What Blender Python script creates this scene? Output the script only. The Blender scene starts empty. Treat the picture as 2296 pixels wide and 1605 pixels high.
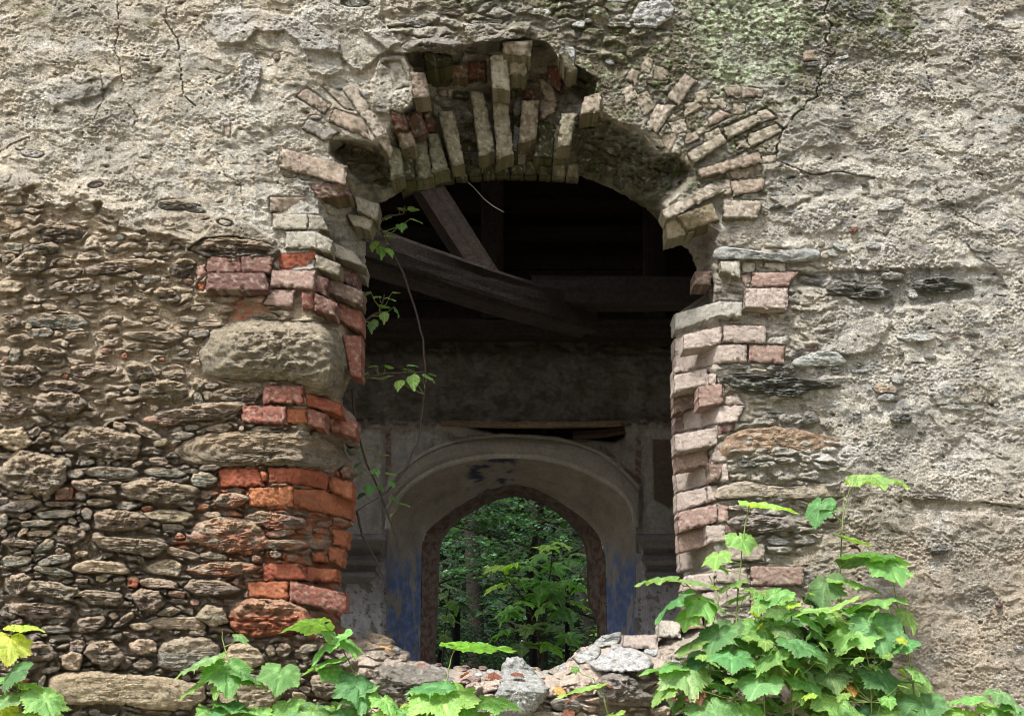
import bpy, math, random
import numpy as np
from mathutils import Vector, Matrix
R = math.radians
sc = bpy.context.scene
# ---------------------------------------------------------------- camera, sky, sun, exposure
CAMY, CAMZ, S, CX, HZ = -4.0, 1.6, 600.0, 1148.0, 1500.0
cd = bpy.data.cameras.new('camera'); cam = bpy.data.objects.new('camera', cd); sc.collection.objects.link(cam)
cam.location = (0, CAMY, CAMZ); cam.rotation_euler = (R(90), 0, 0)
cd.sensor_width = 36; cd.lens = 36 * 4 / (2296 / S); cd.shift_y = (HZ - 802.5) / 2296
cd.clip_start = .05; cd.clip_end = 400
sc.camera = cam
SUNV = Vector((-.42, -.50, 1.15)).normalized()
w = bpy.data.worlds.new('World'); sc.world = w; w.use_nodes = True
nt = w.node_tree; nt.nodes.clear()
sky = nt.nodes.new('ShaderNodeTexSky'); sky.sky_type = 'NISHITA'; sky.sun_disc = False
sky.sun_elevation = math.asin(SUNV.z); sky.sun_rotation = math.atan2(SUNV.x, SUNV.y)
sky.dust_density = 4; sky.ozone_density = .6
hs = nt.nodes.new('ShaderNodeHueSaturation'); hs.inputs['Saturation'].default_value = .32
bg = nt.nodes.new('ShaderNodeBackground'); bg.inputs[1].default_value = .14
wo = nt.nodes.new('ShaderNodeOutputWorld')
nt.links.new(sky.outputs[0], hs.inputs['Color']); nt.links.new(hs.outputs[0], bg.inputs[0]); nt.links.new(bg.outputs[0], wo.inputs[0])
ld = bpy.data.lights.new('sun', 'SUN'); ld.energy = 3.0; ld.angle = R(10); ld.color = (1, .97, .92)
lo = bpy.data.objects.new('sun', ld); sc.collection.objects.link(lo)
lo.rotation_euler = SUNV.to_track_quat('Z', 'Y').to_euler(); lo.location = (0, -3, 9)
vs = sc.view_settings; sc.display_settings.display_device = 'sRGB'
vs.view_transform = 'Standard'; vs.look = 'None'; vs.gamma = 1; vs.exposure = 1.28
sc.cycles.use_denoising = True; sc.cycles.denoising_prefilter = 'ACCURATE'; sc.cycles.filter_width = 1.0; sc.cycles.max_bounces = 8; sc.cycles.diffuse_bounces = 5; sc.cycles.sample_clamp_indirect = 6

# ---------------------------------------------------------------- helpers
def lin(c):
    c = np.asarray(c, float) / 255.
    return np.where(c <= .04045, c / 12.92, ((c + .055) / 1.055) ** 2.4)
def P(px, py, Y):
    k = (Y - CAMY) / 4.0 / S
    return np.stack([(px - CX) * k, Y + 0 * px, CAMZ + (HZ - py) * k], -1)
def P1(px, py, Y): return Vector(P(np.float64(px), np.float64(py), np.float64(Y)))
def _h(i, j, s):
    n = (i.astype(np.int64) * 374761393 + j.astype(np.int64) * 668265263 + s * 1274126177) & 0xffffffff
    n = ((n ^ (n >> 13)) * 1274126177) & 0xffffffff
    return ((n ^ (n >> 16)) & 0xffffff) / float(0xffffff)
def vn(x, y, s=0):
    i = np.floor(x); j = np.floor(y); f = x - i; g = y - j
    a = _h(i, j, s) * 6.2832; b = _h(i + 1, j, s) * 6.2832; c = _h(i, j + 1, s) * 6.2832; d = _h(i + 1, j + 1, s) * 6.2832
    u = f * f * f * (f * (f * 6 - 15) + 10); v = g * g * g * (g * (g * 6 - 15) + 10)
    n0 = np.cos(a) * f + np.sin(a) * g; n1 = np.cos(b) * (f - 1) + np.sin(b) * g
    n2 = np.cos(c) * f + np.sin(c) * (g - 1); n3 = np.cos(d) * (f - 1) + np.sin(d) * (g - 1)
    return ((n0 + (n1 - n0) * u) + ((n2 + (n3 - n2) * u) - (n0 + (n1 - n0) * u)) * v) * 1.5
def fbm(x, y, s=0, o=4, g=.5):
    t = 0; a = 1; tot = 0
    for k in range(o):
        t = t + a * vn(x * 2 ** k + k * 17.3, y * 2 ** k - k * 9.1, s + k); tot += a; a *= g
    return t / tot
def ridge(x, y, s=0, o=4):
    t = 0; a = 1; tot = 0
    for k in range(o):
        t = t + a * (1 - np.abs(vn(x * 2 ** k + k * 5.3, y * 2 ** k + k * 7.7, s + k)) * 2); tot += a; a *= .5
    return t / tot
def worley(x, y, s=0):
    i = np.floor(x); j = np.floor(y); F1 = np.full(x.shape, 9.); F2 = F1.copy(); ID = np.zeros(x.shape)
    for di in (-1, 0, 1):
        for dj in (-1, 0, 1):
            a = i + di; b = j + dj
            cx = a + .15 + .7 * _h(a, b, s); cy = b + .15 + .7 * _h(a, b, s + 7)
            d = np.hypot(x - cx, y - cy); q = _h(a, b, s + 13)
            n = d < F1
            F2 = np.where(n, F1, np.minimum(F2, d)); ID = np.where(n, q, ID); F1 = np.where(n, d, F1)
    return F1, F2, ID
def ss(a, b, x):
    t = np.clip((x - a) / (b - a), 0, 1); return t * t * (3 - 2 * t)
def poly_sd(x, y, poly):
    """signed distance, positive inside"""
    poly = np.asarray(poly, float); n = len(poly); d2 = np.full(x.shape, 1e12); ins = np.zeros(x.shape, bool)
    for k in range(n):
        ax, ay = poly[k]; bx, by = poly[(k + 1) % n]; ex, ey = bx - ax, by - ay
        wx, wy = x - ax, y - ay
        t = np.clip((wx * ex + wy * ey) / (ex * ex + ey * ey + 1e-9), 0, 1)
        d2 = np.minimum(d2, (wx - ex * t) ** 2 + (wy - ey * t) ** 2)
        if ay != by:
            c = ((ay > y) != (by > y)) & (x < (bx - ax) * (y - ay) / (by - ay) + ax); ins ^= c
    return np.where(ins, 1, -1) * np.sqrt(d2)
def line_d(x, y, pts):
    d2 = np.full(x.shape, 1e12)
    for (ax, ay), (bx, by) in zip(pts[:-1], pts[1:]):
        ex, ey = bx - ax, by - ay
        t = np.clip(((x - ax) * ex + (y - ay) * ey) / (ex * ex + ey * ey + 1e-9), 0, 1)
        d2 = np.minimum(d2, (x - ax - ex * t) ** 2 + (y - ay - ey * t) ** 2)
    return np.sqrt(d2)
def link(o, parent=None):
    sc.collection.objects.link(o)
    if parent is not None: o.parent = parent
    return o
def mesh(name, V, F, mat, parent=None, col=None, smooth=True, at=None):
    """F: (n,4) or (n,3) int array, or list of arrays"""
    V = np.asarray(V, np.float32).reshape(-1, 3)
    if at is not None: V = V - np.asarray(at, np.float32)
    Fs = F if isinstance(F, list) else [F]
    Fs = [np.asarray(f, np.int32) for f in Fs if len(f)]
    me = bpy.data.meshes.new(name)
    me.vertices.add(len(V)); me.vertices.foreach_set('co', V.ravel())
    nl = sum(f.size for f in Fs); nf = sum(len(f) for f in Fs)
    me.loops.add(nl); me.polygons.add(nf)
    me.loops.foreach_set('vertex_index', np.concatenate([f.ravel() for f in Fs]))
    tot = np.concatenate([np.full(len(f), f.shape[1], np.int32) for f in Fs])
    st = np.concatenate([[0], np.cumsum(tot)[:-1]]).astype(np.int32)
    me.polygons.foreach_set('loop_start', st)
    me.polygons.foreach_set('use_smooth', np.full(nf, smooth))
    me.update(calc_edges=True)
    if col is not None:
        a = me.color_attributes.new('Col', 'FLOAT_COLOR', 'POINT')
        c = np.ones((len(V), 4), np.float32); c[:, :3] = col
        a.data.foreach_set('color', c.ravel())
    me.materials.append(mat)
    o = bpy.data.objects.new(name, me); link(o, parent)
    if at is not None: o.location = at
    return o
def grid_faces(nu, nv, off=0):
    i = np.arange(nu * nv).reshape(nu, nv) + off
    return np.stack([i[:-1, :-1], i[1:, :-1], i[1:, 1:], i[:-1, 1:]], -1).reshape(-1, 4)
class MB:
    def __init__(s): s.V = []; s.F3 = []; s.F4 = []; s.C = []; s.n = 0
    def add(s, V, F, c=(1, 1, 1)):
        V = np.asarray(V, float).reshape(-1, 3); F = np.asarray(F)
        if len(F): (s.F4 if F.shape[1] == 4 else s.F3).append(F + s.n)
        s.V.append(V); s.C.append(np.broadcast_to(np.asarray(c, float), (len(V), 3))); s.n += len(V)
    def tube(s, pts, rad, n=7, c=(1, 1, 1)):
        pts = [Vector(p) for p in pts]; m = len(pts); V = []
        if np.isscalar(rad): rad = [rad] * m
        for k, p in enumerate(pts):
            t = (pts[min(k + 1, m - 1)] - pts[max(k - 1, 0)]).normalized()
            u = t.orthogonal().normalized() if k == 0 else (u - t * u.dot(t)).normalized()
            b = t.cross(u)
            for j in range(n):
                a = j * 6.28318 / n; V.append(p + (u * math.cos(a) + b * math.sin(a)) * rad[k])
        F = []
        for k in range(m - 1):
            for j in range(n): F.append((k * n + j, k * n + (j + 1) % n, (k + 1) * n + (j + 1) % n, (k + 1) * n + j))
        s.add([tuple(v) for v in V], F, c)
        s.F3.append(np.array([(0, j, j + 1) for j in range(1, n - 1)] + [((m - 1) * n, (m - 1) * n + j + 1, (m - 1) * n + j) for j in range(1, n - 1)]) + s.n - len(V))
    def box(s, lo, hi, c=(1, 1, 1)):
        x0, y0, z0 = lo; x1, y1, z1 = hi
        V = [(x, y, z) for x in (x0, x1) for y in (y0, y1) for z in (z0, z1)]
        s.add(V, [(0, 1, 3, 2), (4, 6, 7, 5), (0, 4, 5, 1), (2, 3, 7, 6), (0, 2, 6, 4), (1, 5, 7, 3)], c)
    def build(s, name, mat, parent=None, smooth=False, at=None):
        return mesh(name, np.concatenate(s.V), [np.concatenate(f) for f in (s.F4, s.F3) if f], mat, parent, np.concatenate(s.C), smooth, at)
def grey(C, f=.22, k=1.06):
    l = C @ np.array([.3, .55, .15]); return np.clip((C * (1 - f) + l[:, None] * f * np.array([1.0, .99, .97])) * k, .004, .88)
def tag(o, label=None, cat=None, group=None, kind=None):
    if label: o['label'] = label
    if cat: o['category'] = cat
    if group: o['group'] = group
    if kind: o['kind'] = kind
    return o
def empty(name, loc=(0, 0, 0)):
    o = bpy.data.objects.new(name, None); o.empty_display_size = .1; o.location = loc; return link(o)

def mat_new(name):
    m = bpy.data.materials.new(name); m.use_nodes = True; n = m.node_tree; n.nodes.clear()
    out = n.nodes.new('ShaderNodeOutputMaterial'); b = n.nodes.new('ShaderNodeBsdfPrincipled')
    n.links.new(b.outputs[0], out.inputs[0]); return m, n, b, out
def nd(n, t, **k):
    x = n.nodes.new(t)
    for a, v in k.items():
        if a in x.inputs: x.inputs[a].default_value = v
        else: setattr(x, a, v)
    return x
def mineral(name, scales=((60, .5), (260, .4)), bump=((120, .004), (420, .0022)), rough=.92, stretch=(1, 1, 1), spec=.2, speck=None, pores=()):
    """Col attribute modulated by noise, bumped with noise"""
    m, n, b, out = mat_new(name); L = n.links.new
    at = nd(n, 'ShaderNodeAttribute', attribute_name='Col'); tc = nd(n, 'ShaderNodeTexCoord')
    mp = nd(n, 'ShaderNodeMapping'); mp.inputs['Scale'].default_value = stretch; L(tc.outputs['Object'], mp.inputs[0])
    col = at.outputs['Color']
    for s_, a_ in scales:
        no = nd(n, 'ShaderNodeTexNoise', Scale=s_, Detail=4.0, Roughness=.65); L(mp.outputs[0], no.inputs['Vector'])
        mr = nd(n, 'ShaderNodeMapRange'); mr.inputs[1].default_value = .3; mr.inputs[2].default_value = .7
        mr.inputs[3].default_value = 1 - a_; mr.inputs[4].default_value = 1 + a_; L(no.outputs[0], mr.inputs[0])
        vm = nd(n, 'ShaderNodeVectorMath', operation='SCALE'); L(col, vm.inputs[0]); L(mr.outputs[0], vm.inputs['Scale']); col = vm.outputs[0]
    if speck:
        no = nd(n, 'ShaderNodeTexNoise', Scale=speck[0], Detail=3.0, Roughness=.6); L(mp.outputs[0], no.inputs['Vector'])
        mr = nd(n, 'ShaderNodeMapRange'); mr.inputs[1].default_value = speck[1]; mr.inputs[2].default_value = speck[1] + .07; L(no.outputs[0], mr.inputs[0])
        mx = nd(n, 'ShaderNodeMix', data_type='RGBA'); L(mr.outputs[0], mx.inputs[0]); L(col, mx.inputs[6])
        mx.inputs[7].default_value = (*lin(speck[2]), 1); col = mx.outputs[2]
    for ps_, lo_, k_ in pores:
        no = nd(n, 'ShaderNodeTexNoise', Scale=ps_, Detail=3.0, Roughness=.7); L(mp.outputs[0], no.inputs['Vector'])
        mr = nd(n, 'ShaderNodeMapRange'); mr.inputs[1].default_value = lo_; mr.inputs[2].default_value = lo_ + .08; mr.inputs[3].default_value = 1; mr.inputs[4].default_value = k_; L(no.outputs[0], mr.inputs[0])
        vm = nd(n, 'ShaderNodeVectorMath', operation='SCALE'); L(col, vm.inputs[0]); L(mr.outputs[0], vm.inputs['Scale']); col = vm.outputs[0]
    L(col, b.inputs['Base Color']); b.inputs['Roughness'].default_value = rough
    b.inputs['Specular IOR Level'].default_value = spec
    prev = None
    for s_, d_ in bump:
        no = nd(n, 'ShaderNodeTexNoise', Scale=s_, Detail=5.0, Roughness=.68); L(mp.outputs[0], no.inputs['Vector'])
        bm = nd(n, 'ShaderNodeBump', Strength=1.0, Distance=d_ * 2); L(no.outputs[0], bm.inputs['Height'])
        if prev: L(prev, bm.inputs['Normal'])
        prev = bm.outputs[0]
    L(prev, b.inputs['Normal']); return m
M = {}
M['plaster'] = mineral('rough_render', scales=((14, .12), (110, .30), (400, .34)), bump=((90, .011), (300, .012)), pores=((230, .58, .55), (75, .62, .72)), speck=(260, .62, (226, 220, 204)))
M['stone'] = mineral('field_stone', scales=((25, .22), (120, .36), (420, .34)), bump=((60, .010), (230, .009)), stretch=(1, 1, 1.7), speck=(200, .63, (206, 198, 178)), pores=((210, .57, .42), (70, .6, .62)))
M['brick'] = mineral('old_brick', scales=((18, .14), (160, .18), (450, .2)), bump=((110, .0045), (380, .0045)), pores=((240, .60, .62), (60, .60, .62)))
M['inner'] = mineral('old_lime_plaster', scales=((6, .16), (40, .16), (180, .14)), bump=((30, .008), (120, .007)), pores=((110, .6, .6),))
M['wood'] = mineral('old_timber', scales=((5, .2), (40, .3)), bump=((30, .004), (120, .002)), rough=.85)
# ---------------------------------------------------------------- the ruined front wall
ZB = lambda x, y: (x * .3359 + 627.8, y * .3359)
ZC = lambda x, y: (x * .3359 + 1255.7, y * .3359)
A5 = lambda x, y: (x * .2794, y * .2794 + 448.45)
A9 = lambda x, y: (x * .2794, y * .2794 + 852.1)
F5 = lambda x, y: (x * .2794 + 358.8, y * .2794 + 403.6)
E9 = lambda x, y: (x * .2794 + 358.8, y * .2794 + 852.1)
R4 = lambda x, y: (x * .2794 + 1399.2, y * .2794 + 403.6)
R9 = lambda x, y: (x * .2794 + 1399.2, y * .2794 + 807.2)
HH = lambda x, y: (x * .2344, y * .2344 + 1245.8)
T9 = lambda x, y: (x * .2344 + 358.8, y * .2344 + 1335.5)
U9 = lambda x, y: (x * .2344 + 807.2, y * .2344 + 1335.5)
S12 = lambda x, y: (x * .3291 + 1345.4, y * .3291 + 1076.3)
N1 = lambda x, y: (x * .21876 + 896.9, y * .21876 + 53.8)   # arch close-up
D0 = lambda x, y: (x, y)

HOLE = [(768,1402),(800,1432),(845,1428),(878,1440),(892,1462),(925,1480),(985,1490),(1010,1497),(1100,1500),(1220,1502),(1258,1490),(1298,1452),(1340,1440),(1398,1435),(1470,1425),(1480,1400),(1527,1388),(1530,1300),(1524,1200),(1520,1000),(1514,850),(1514,705),(1590,682),(1588,655),(1562,640),(1560,600),(1548,570),(1535,555),(1500,540),(1491,524),(1471,490),(1444,467),(1400,440),(1353,416),(1303,397),(1266,394),(1199,390),(1115,388),(1041,394),(985,404),(930,418),(876,445),(850,458),(838,490),(822,510),(820,590),(812,620),(812,740),(806,760),(806,840),(787,850),(772,880),(768,905),(798,935),(798,985),(774,992),(772,1010),(790,1040),(790,1160),(770,1185),(776,1250),(754,1290),(772,1330),(772,1370),(764,1385)]
FRONT = [(690,1400),(650,1300),(640,1200),(640,1100),(680,1050),(670,980),(680,930),(690,880),(735,870),(742,800),(730,755),(700,735),(697,680),(700,640),(703,600),(712,520),(714,440),(728,400),(768,385),(735,345),(738,312),(770,306),(835,318),(862,305),(882,264),(925,236),(936,205),(922,150),(905,122),(945,112),(1040,101),(1085,92),(1180,85),(1228,95),(1255,135),(1300,150),(1342,178),(1330,222),(1310,238),(1350,250),(1372,262),(1424,282),(1457,308),(1491,332),(1550,360),(1562,396),(1520,440),(1495,462),(1500,495),(1560,480),(1612,520),(1606,600),(1602,690),(1610,745),(1608,830),(1620,900),(1605,1000),(1622,1080),(1604,1200),(1606,1300),(1600,1400),(1560,1440),(1500,1485),(1400,1510),(1300,1535),(1220,1548),(1100,1545),(1000,1525),(900,1532),(830,1490),(760,1475)]
CAVE = [(882,264),(925,236),(936,205),(922,150),(905,122),(945,112),(1040,101),(1085,92),(1180,85),(1228,95),(1255,135),(1300,150),(1342,178),(1330,222),(1285,262),(1282,330),(1240,372),(1100,376),(960,395),(900,410),(890,330)]
CAVE2 = [(735,345),(738,312),(790,312),(850,330),(880,360),(885,420),(860,440),(800,405),(770,385)]
T = .36
def base(x, y):
    """smooth wall depth (Y) at a picture-plane position of the photograph's view"""
    rx, ry = x + 6 * fbm(x / 22, y / 22, 301, 3), y + 6 * fbm(x / 22, y / 22, 303, 3)
    db = -poly_sd(x, y, HOLE); df = poly_sd(rx, ry, FRONT)
    t = np.clip(df, 0, None) / (np.clip(df, 0, None) + np.clip(db, 0, None) + 1e-6)
    Y = T * t
    cv = ss(0, 7, poly_sd(rx, ry, CAVE)); Y = Y + cv * (1 - t) * .15
    cv2 = ss(0, 12, poly_sd(x, y, CAVE2)); Y = Y + cv2 * (1 - t) * .12
    return Y
RUB = [(-500,410),(60,430),(120,455),(200,470),(300,500),(350,525),(430,570),(560,590),(600,600),(720,640),(820,740),(840,1100),(820,1420),(900,1480),(1000,1520),(1500,1480),(1560,1500),(1560,1800),(-500,1800)]
RUB2 = [(1610,560),(1700,545),(1850,560),(1900,640),(1850,760),(1780,850),(1900,1000),(1880,1180),(1720,1290),(1600,1300),(1600,700)]
RUB3 = [(870,-20),(1500,-20),(1530,60),(1400,140),(1240,100),(1060,70),(940,110),(860,100)]
# raised (+) or sunken (-) plates: polygon, height m, edge softness px, tint or None
PLATES = [
 ([(690,-20),(860,-20),(850,40),(895,95),(800,165),(760,120),(680,110),(675,60)], .022, 3, (172,170,160)),
 ([(480,30),(560,20),(660,40),(690,55),(760,100),(770,160),(740,172),(690,160),(672,100),(640,70),(575,72),(550,95),(490,100),(470,70)], .016, 3, (176,176,172)),
 ([(850,130),(905,122),(938,205),(925,236),(882,262),(840,250),(830,200)], .02, 3, (165,162,150)),
 ([(815,70),(1000,60),(1045,110),(1020,135),(940,128),(870,115)], .03, 3, (170,168,155)),
 ([(1040,55),(1190,50),(1180,90),(1090,110),(1050,90)], .025, 3, (150,146,130)),
 ([(540,122),(562,118),(585,150),(578,205),(560,225),(540,195),(538,150)], .016, 2, (178,180,184)),
 ([(2110,-20),(2330,-20),(2330,50),(2230,48),(2180,20),(2120,10)], -.012, 3, (118,120,118)),
 ([(1590,640),(1800,670),(1860,650),(1900,760),(1880,800),(1780,740),(1700,740)], .0, 5, None),
 ([(1800,660),(1905,665),(2000,720),(1960,790),(1860,800),(1780,735)], .016, 3, None),
 ([(1770,610),(2230,600),(2260,650),(2200,668),(2000,690),(1880,650),(1790,640)], -.016, 5, (112,114,108)),
 ([(1720,380),(1960,400),(1900,440),(1700,440)], -.014, 4, (140,138,130)),
 ([(1790,230),(1860,240),(1880,330),(1800,330),(1740,360),(1760,280)], .014, 3, (160,158,148)),
 ([(1690,370),(1760,360),(1810,400),(1840,430),(1760,470),(1710,430)], .014, 3, None),
 ([(2040,1120),(2240,1130),(2400,1150),(2400,1170),(2180,1150),(2060,1140)], -.012, 3, None),
 ([(1560,1010),(1900,1000),(1940,1080),(1890,1110),(1840,1090),(1660,1085)], .012, 4, None),
 ([(100,405),(200,420),(240,460),(140,440)], .01, 3, None),
 ([(60,200),(180,160),(270,170),(220,215),(120,240)], .012, 3, (160,158,150)),
 ([(430,570),(600,590),(615,540),(560,500),(480,500),(440,540)], .018, 4, (118,106,88)),
 ([(260,500),(420,470),(520,490),(560,540),(430,560),(330,540)], .006, 4, (150,132,105)),
 ([(300,690),(480,680),(470,640),(400,640),(330,650)], .01, 5, (168,148,116)),
]
_r = random.Random(5)
for _k in range(26):
    _x, _y, _w = _r.uniform(0, 2290), _r.uniform(0, 1400), _r.uniform(25, 90)
    if _x < 900 and _y > 420 or 650 < _x < 1560: continue
    PLATES.append(([(_x + _w * math.cos(t) * _r.uniform(.5, 1.2), _y + _w * .6 * math.sin(t) * _r.uniform(.5, 1.2)) for t in [q * .785 for q in range(8)]], _r.choice([-.008, -.005, .006, .009]), 3, _r.choice([(150, 146, 136), (196, 192, 182), (176, 160, 134), None, (132, 132, 126)])))
CRACKS = [([(262,-10),(266,60),(258,110),(270,150),(275,190)], 2.2, .02), ([(370,-10),(372,50),(400,90),(405,160),(412,215),(440,240)], 2.5, .022),
 ([(1862,-10),(1848,30),(1866,60),(1850,90),(1868,120),(1842,160),(1830,215),(1790,250),(1750,300),(1738,360)], 3.2, .03),
 ([(1740,360),(1790,380),(1820,392),(1880,385),(1960,400)], 2.6, .022), ([(225,160),(232,220),(205,275),(180,300)], 1.8, .014),
 ([(285,230),(310,265),(300,280)], 1.8, .014), ([(0,342),(30,322),(60,310)], 2.2, .018), ([(1440,180),(1500,215),(1560,235)], 1.8, .015),
 ([(2070,120),(2080,180),(2110,240)], 1.6, .012), ([(2120,460),(2180,500),(2230,520)], 1.8, .014), ([(2200,1125),(2260,1135),(2340,1150)], 3, .022), ([(480,345),(505,395),(540,410),(545,470)], 2, .012)]
def tmix(C, m, c): return C + (lin(c) - C) * np.clip(m, 0, 1)[:, None]
def wall_surface(x, y):
    Y0 = base(x, y); H = np.zeros(x.shape)
    wx = x + 16 * fbm(x / 60, y / 60, 3, 3); wy = y + 16 * fbm(x / 60, y / 60, 9, 3)
    q = 5 * fbm(x / 14, y / 14, 21, 3); qx = x + q + 4 * fbm(x / 30, y / 30, 5, 2); qy = y + 5 * fbm(x / 13, y / 13, 31, 3)
    rbn = 46 * fbm(x / 70, y / 40, 321, 4); rub = ss(-22, 22, poly_sd(wx, wy, RUB) + rbn); rub2 = ss(-16, 16, poly_sd(wx, wy, RUB2)) * (x > 1560); rub3 = ss(-16, 16, poly_sd(wx, wy, RUB3))
    edge = ss(-50, 10, -poly_sd(x, y, HOLE))          # 1 near the hole side
    insf = ss(0, 25, poly_sd(x, y, FRONT))
    right = ss(1300, 1900, x)
    # plaster relief
    q1 = ss(-.25, .3, fbm(x / 120, y / 80, 311, 3)); n1 = fbm(x / 260, y / 190, 41, 3); n2 = fbm(wx / 75, wy / 48, 42, 4); n3 = fbm(wx / 22, wy / 15, 43, 4); n4 = fbm(x / 6.5, y / 5, 44, 3)
    # broken layers: contour steps of a warped noise
    lay = fbm(wx / 130, wy / 75, 51, 5, .6) * 3.2; fr = lay - np.floor(lay); step = np.floor(lay) + ss(.0, .12, fr)
    grain = np.clip(fbm(x / 6.4, y / 5.8, 61, 2), -.3, .6)
    gr_amt = .35 + .55 * right * ss(0, 200, x - 1600) + .25 * (1 - right)
    pl = .020 * n1 + .011 * n2 + .006 * n3 + .0036 * n4 * (.2 + 1.0 * q1) + .0048 * step * (.45 + .55 * ss(-.1, .3, n1 + .3)) + .0075 * grain * gr_amt * (.08 + 1.15 * q1)
    # pits
    pit = ss(.38, .62, fbm(wx / 28, wy / 11, 66, 3)); pl = pl - .014 * pit
    # rubble relief: flat bedded lumps
    F1, F2, ID = worley(wx / 54, wy / 20, 71)
    lump = ss(.02, .42, F2 - F1)
    f1, f2, id2 = worley(wx / 26, wy / 13, 77); lump2 = ss(.02, .4, f2 - f1)
    led = ridge(wx / 60, wy / 16, 81, 4)
    low = ss(850, 1050, y); rb = -.014 - .018 * low + (.026 + .018 * low) * lump * (.45 + .8 * ID) * ss(.3 - .3 * low, .45 - .2 * low, ID) + .012 * lump2 * (id2 > .45) * (.5 + low) + .010 * led + .012 * n2 + .005 * n3 + .003 * n4 + .004 * grain
    rr = np.clip(np.maximum(rub, np.maximum(rub2 * .55, rub3 * .75)), 0, 1)
    rr = np.where(insf > 0, np.maximum(rr, insf * .75), rr)
    H = pl * (1 - rr) + rb * rr
    # ragged lip where the render ends above the rubble
    sdr = poly_sd(wx, wy, RUB) + rbn; H = H + .022 * ss(-60, -4, sdr) * ss(3, -3, sdr) * (x < 760)
    TNT = []
    for poly, h, soft, tint in PLATES:
        x0, y0 = np.min(poly, 0) - 40; x1, y1 = np.max(poly, 0) + 40; k = np.where((x > x0) & (x < x1) & (y > y0) & (y < y1))[0]
        if len(k): mk = ss(-soft, soft, poly_sd(qx[k], qy[k], poly)); H[k] += h * mk; TNT.append((k, mk, tint))
    for pts, lim, gw in SINK:
        x0, y0 = np.min(pts, 0) - 14; x1, y1 = np.max(pts, 0) + 14
        i0, i1 = np.searchsorted(xs, (x0, x1)); j0, j1 = np.searchsorted(ys, (y0, y1)); k = (np.arange(i0, i1)[:, None] * len(ys) + np.arange(j0, j1)[None]).ravel()
        if len(k): m = ss(-gw, gw * .3, poly_sd(x[k], y[k], pts)); H[k] = H[k] * (1 - m) + np.minimum(H[k] * .4, lim) * m
    for pts, wd, dp in CRACKS:
        x0, y0 = np.min(pts, 0) - 30; x1, y1 = np.max(pts, 0) + 30; k = np.where((x > x0) & (x < x1) & (y > y0) & (y < y1))[0]
        if len(k):
            d = line_d(x[k] + 1.3 * q[k], y[k] + q[k] * .8, pts); H[k] -= dp * ss(wd * np.clip(.55 + 1.3 * n3[k] + .4 * n4[k], .05, 1.6), 0, d)
    # ---- colours of the materials themselves
    C = np.tile(lin((198, 184, 158)), (len(x), 1))
    gx = fbm(x / 170, y / 120, 91, 4)
    C = tmix(C, ss(-.15, .35, gx + .25 * n2) * .55, (184, 176, 160))
    # right wall greyer, warmer low
    C = tmix(C, right * .8, (192, 186, 172)); C = tmix(C, right * ss(950, 1300, y) * .8, (176, 156, 130))
    C = tmix(C, ss(.05, .4, fbm(x / 90, y / 60, 97, 4)) * .55 * (1 - .5 * ss(1000, 1400, y)), (146, 142, 132))
    # pale lichen bloom upper left and around the right jamb
    bl = ss(120, 30, np.hypot((x - 640) * .7, y - 470)) + ss(160, 40, np.hypot((x - 820) * .6, (y - 60))) * .6 + ss(330, 60, np.hypot((x - 500) * .8, (y - 330))) + ss(260, 80, np.hypot(x - 1900, (y - 880) * .8)) * .6 + ss(330, 80, np.hypot(x - 2180, (y - 700) * .5)) * .4
    C = tmix(C, np.clip(bl, 0, 1) * ss(-.12, .25, fbm(x / 24, y / 17, 101, 4) + .5 * fbm(x / 90, y / 90, 102, 3)) * .75, (205, 202, 190))
    C = tmix(C, np.clip(bl, 0, 1) * ss(.15, .45, fbm(wx / 30, wy / 20, 105, 4)) * .7, (118, 118, 116))
    C = tmix(C, ss(.3, .5, fbm(x / 60, y / 40, 107, 4)) * ss(520, 100, y) * (x < 900) * .6, (142, 138, 84))
    # rubble: sandy mortar and grey-brown stones
    mort = np.tile(lin((202, 180, 148)), (len(x), 1)); mort = tmix(mort, low * .7, (150, 126, 98)); mort = tmix(mort, ss(-.2, .4, n2), (176, 152, 120))
    sc_ = np.where((ID > .5)[:, None], lin((126, 120, 110)), lin((150, 138, 120))); sc_ = sc_ * (.8 + .45 * id2)[:, None]; sc_ = sc_ * (.42 + .58 * low)[:, None] + mort * (.58 - .58 * low)[:, None]
    cr = mort + (sc_ - mort) * (np.clip(lump * ss(.3 - .3 * low, .45 - .2 * low, ID) + lump2 * (id2 > .5), 0, 1) * .8)[:, None]
    cr = np.where((x > 1400)[:, None] | (y < 300)[:, None], cr * .5 + lin((150, 148, 134)) * .5, cr)
    C = C + (cr - C) * rr[:, None]
    for k, mk, tint in TNT:
        if tint is not None: C[k] = tmix(C[k], mk * .5, tint)
    # brick dust
    dust = ss(150, 30, np.hypot((x - 640) * .55, (y - 1130) * .8)) * .75 + ss(90, 20, np.hypot((x - 700) * .6, y - 1280)) * .8 + ss(60, 10, np.hypot((x - 555) * .8, y - 705)) + ss(120, 30, np.hypot((x - 700), (y - 1390) * 1.2)) * .7 + ss(40, 5, np.hypot(x - 330, y - 1335)) + ss(30, 5, np.hypot((x - 410) * .6, y - 1220))
    dust = dust + ss(26, 0, poly_sd(x, y, [(480,1030),(800,1030),(800,1430),(500,1400)]) * -1) * .55; C = tmix(C, dust * ss(-.3, .2, n3 + n2 * .5) * .85, (198, 108, 54))
    # sill: pink lime rubble
    C = tmix(C, ss(1410, 1450, y) * ss(760, 820, x) * ss(1560, 1480, x) * ss(-.4, .2, n2 + .3) * .85, (206, 184, 164))
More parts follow.
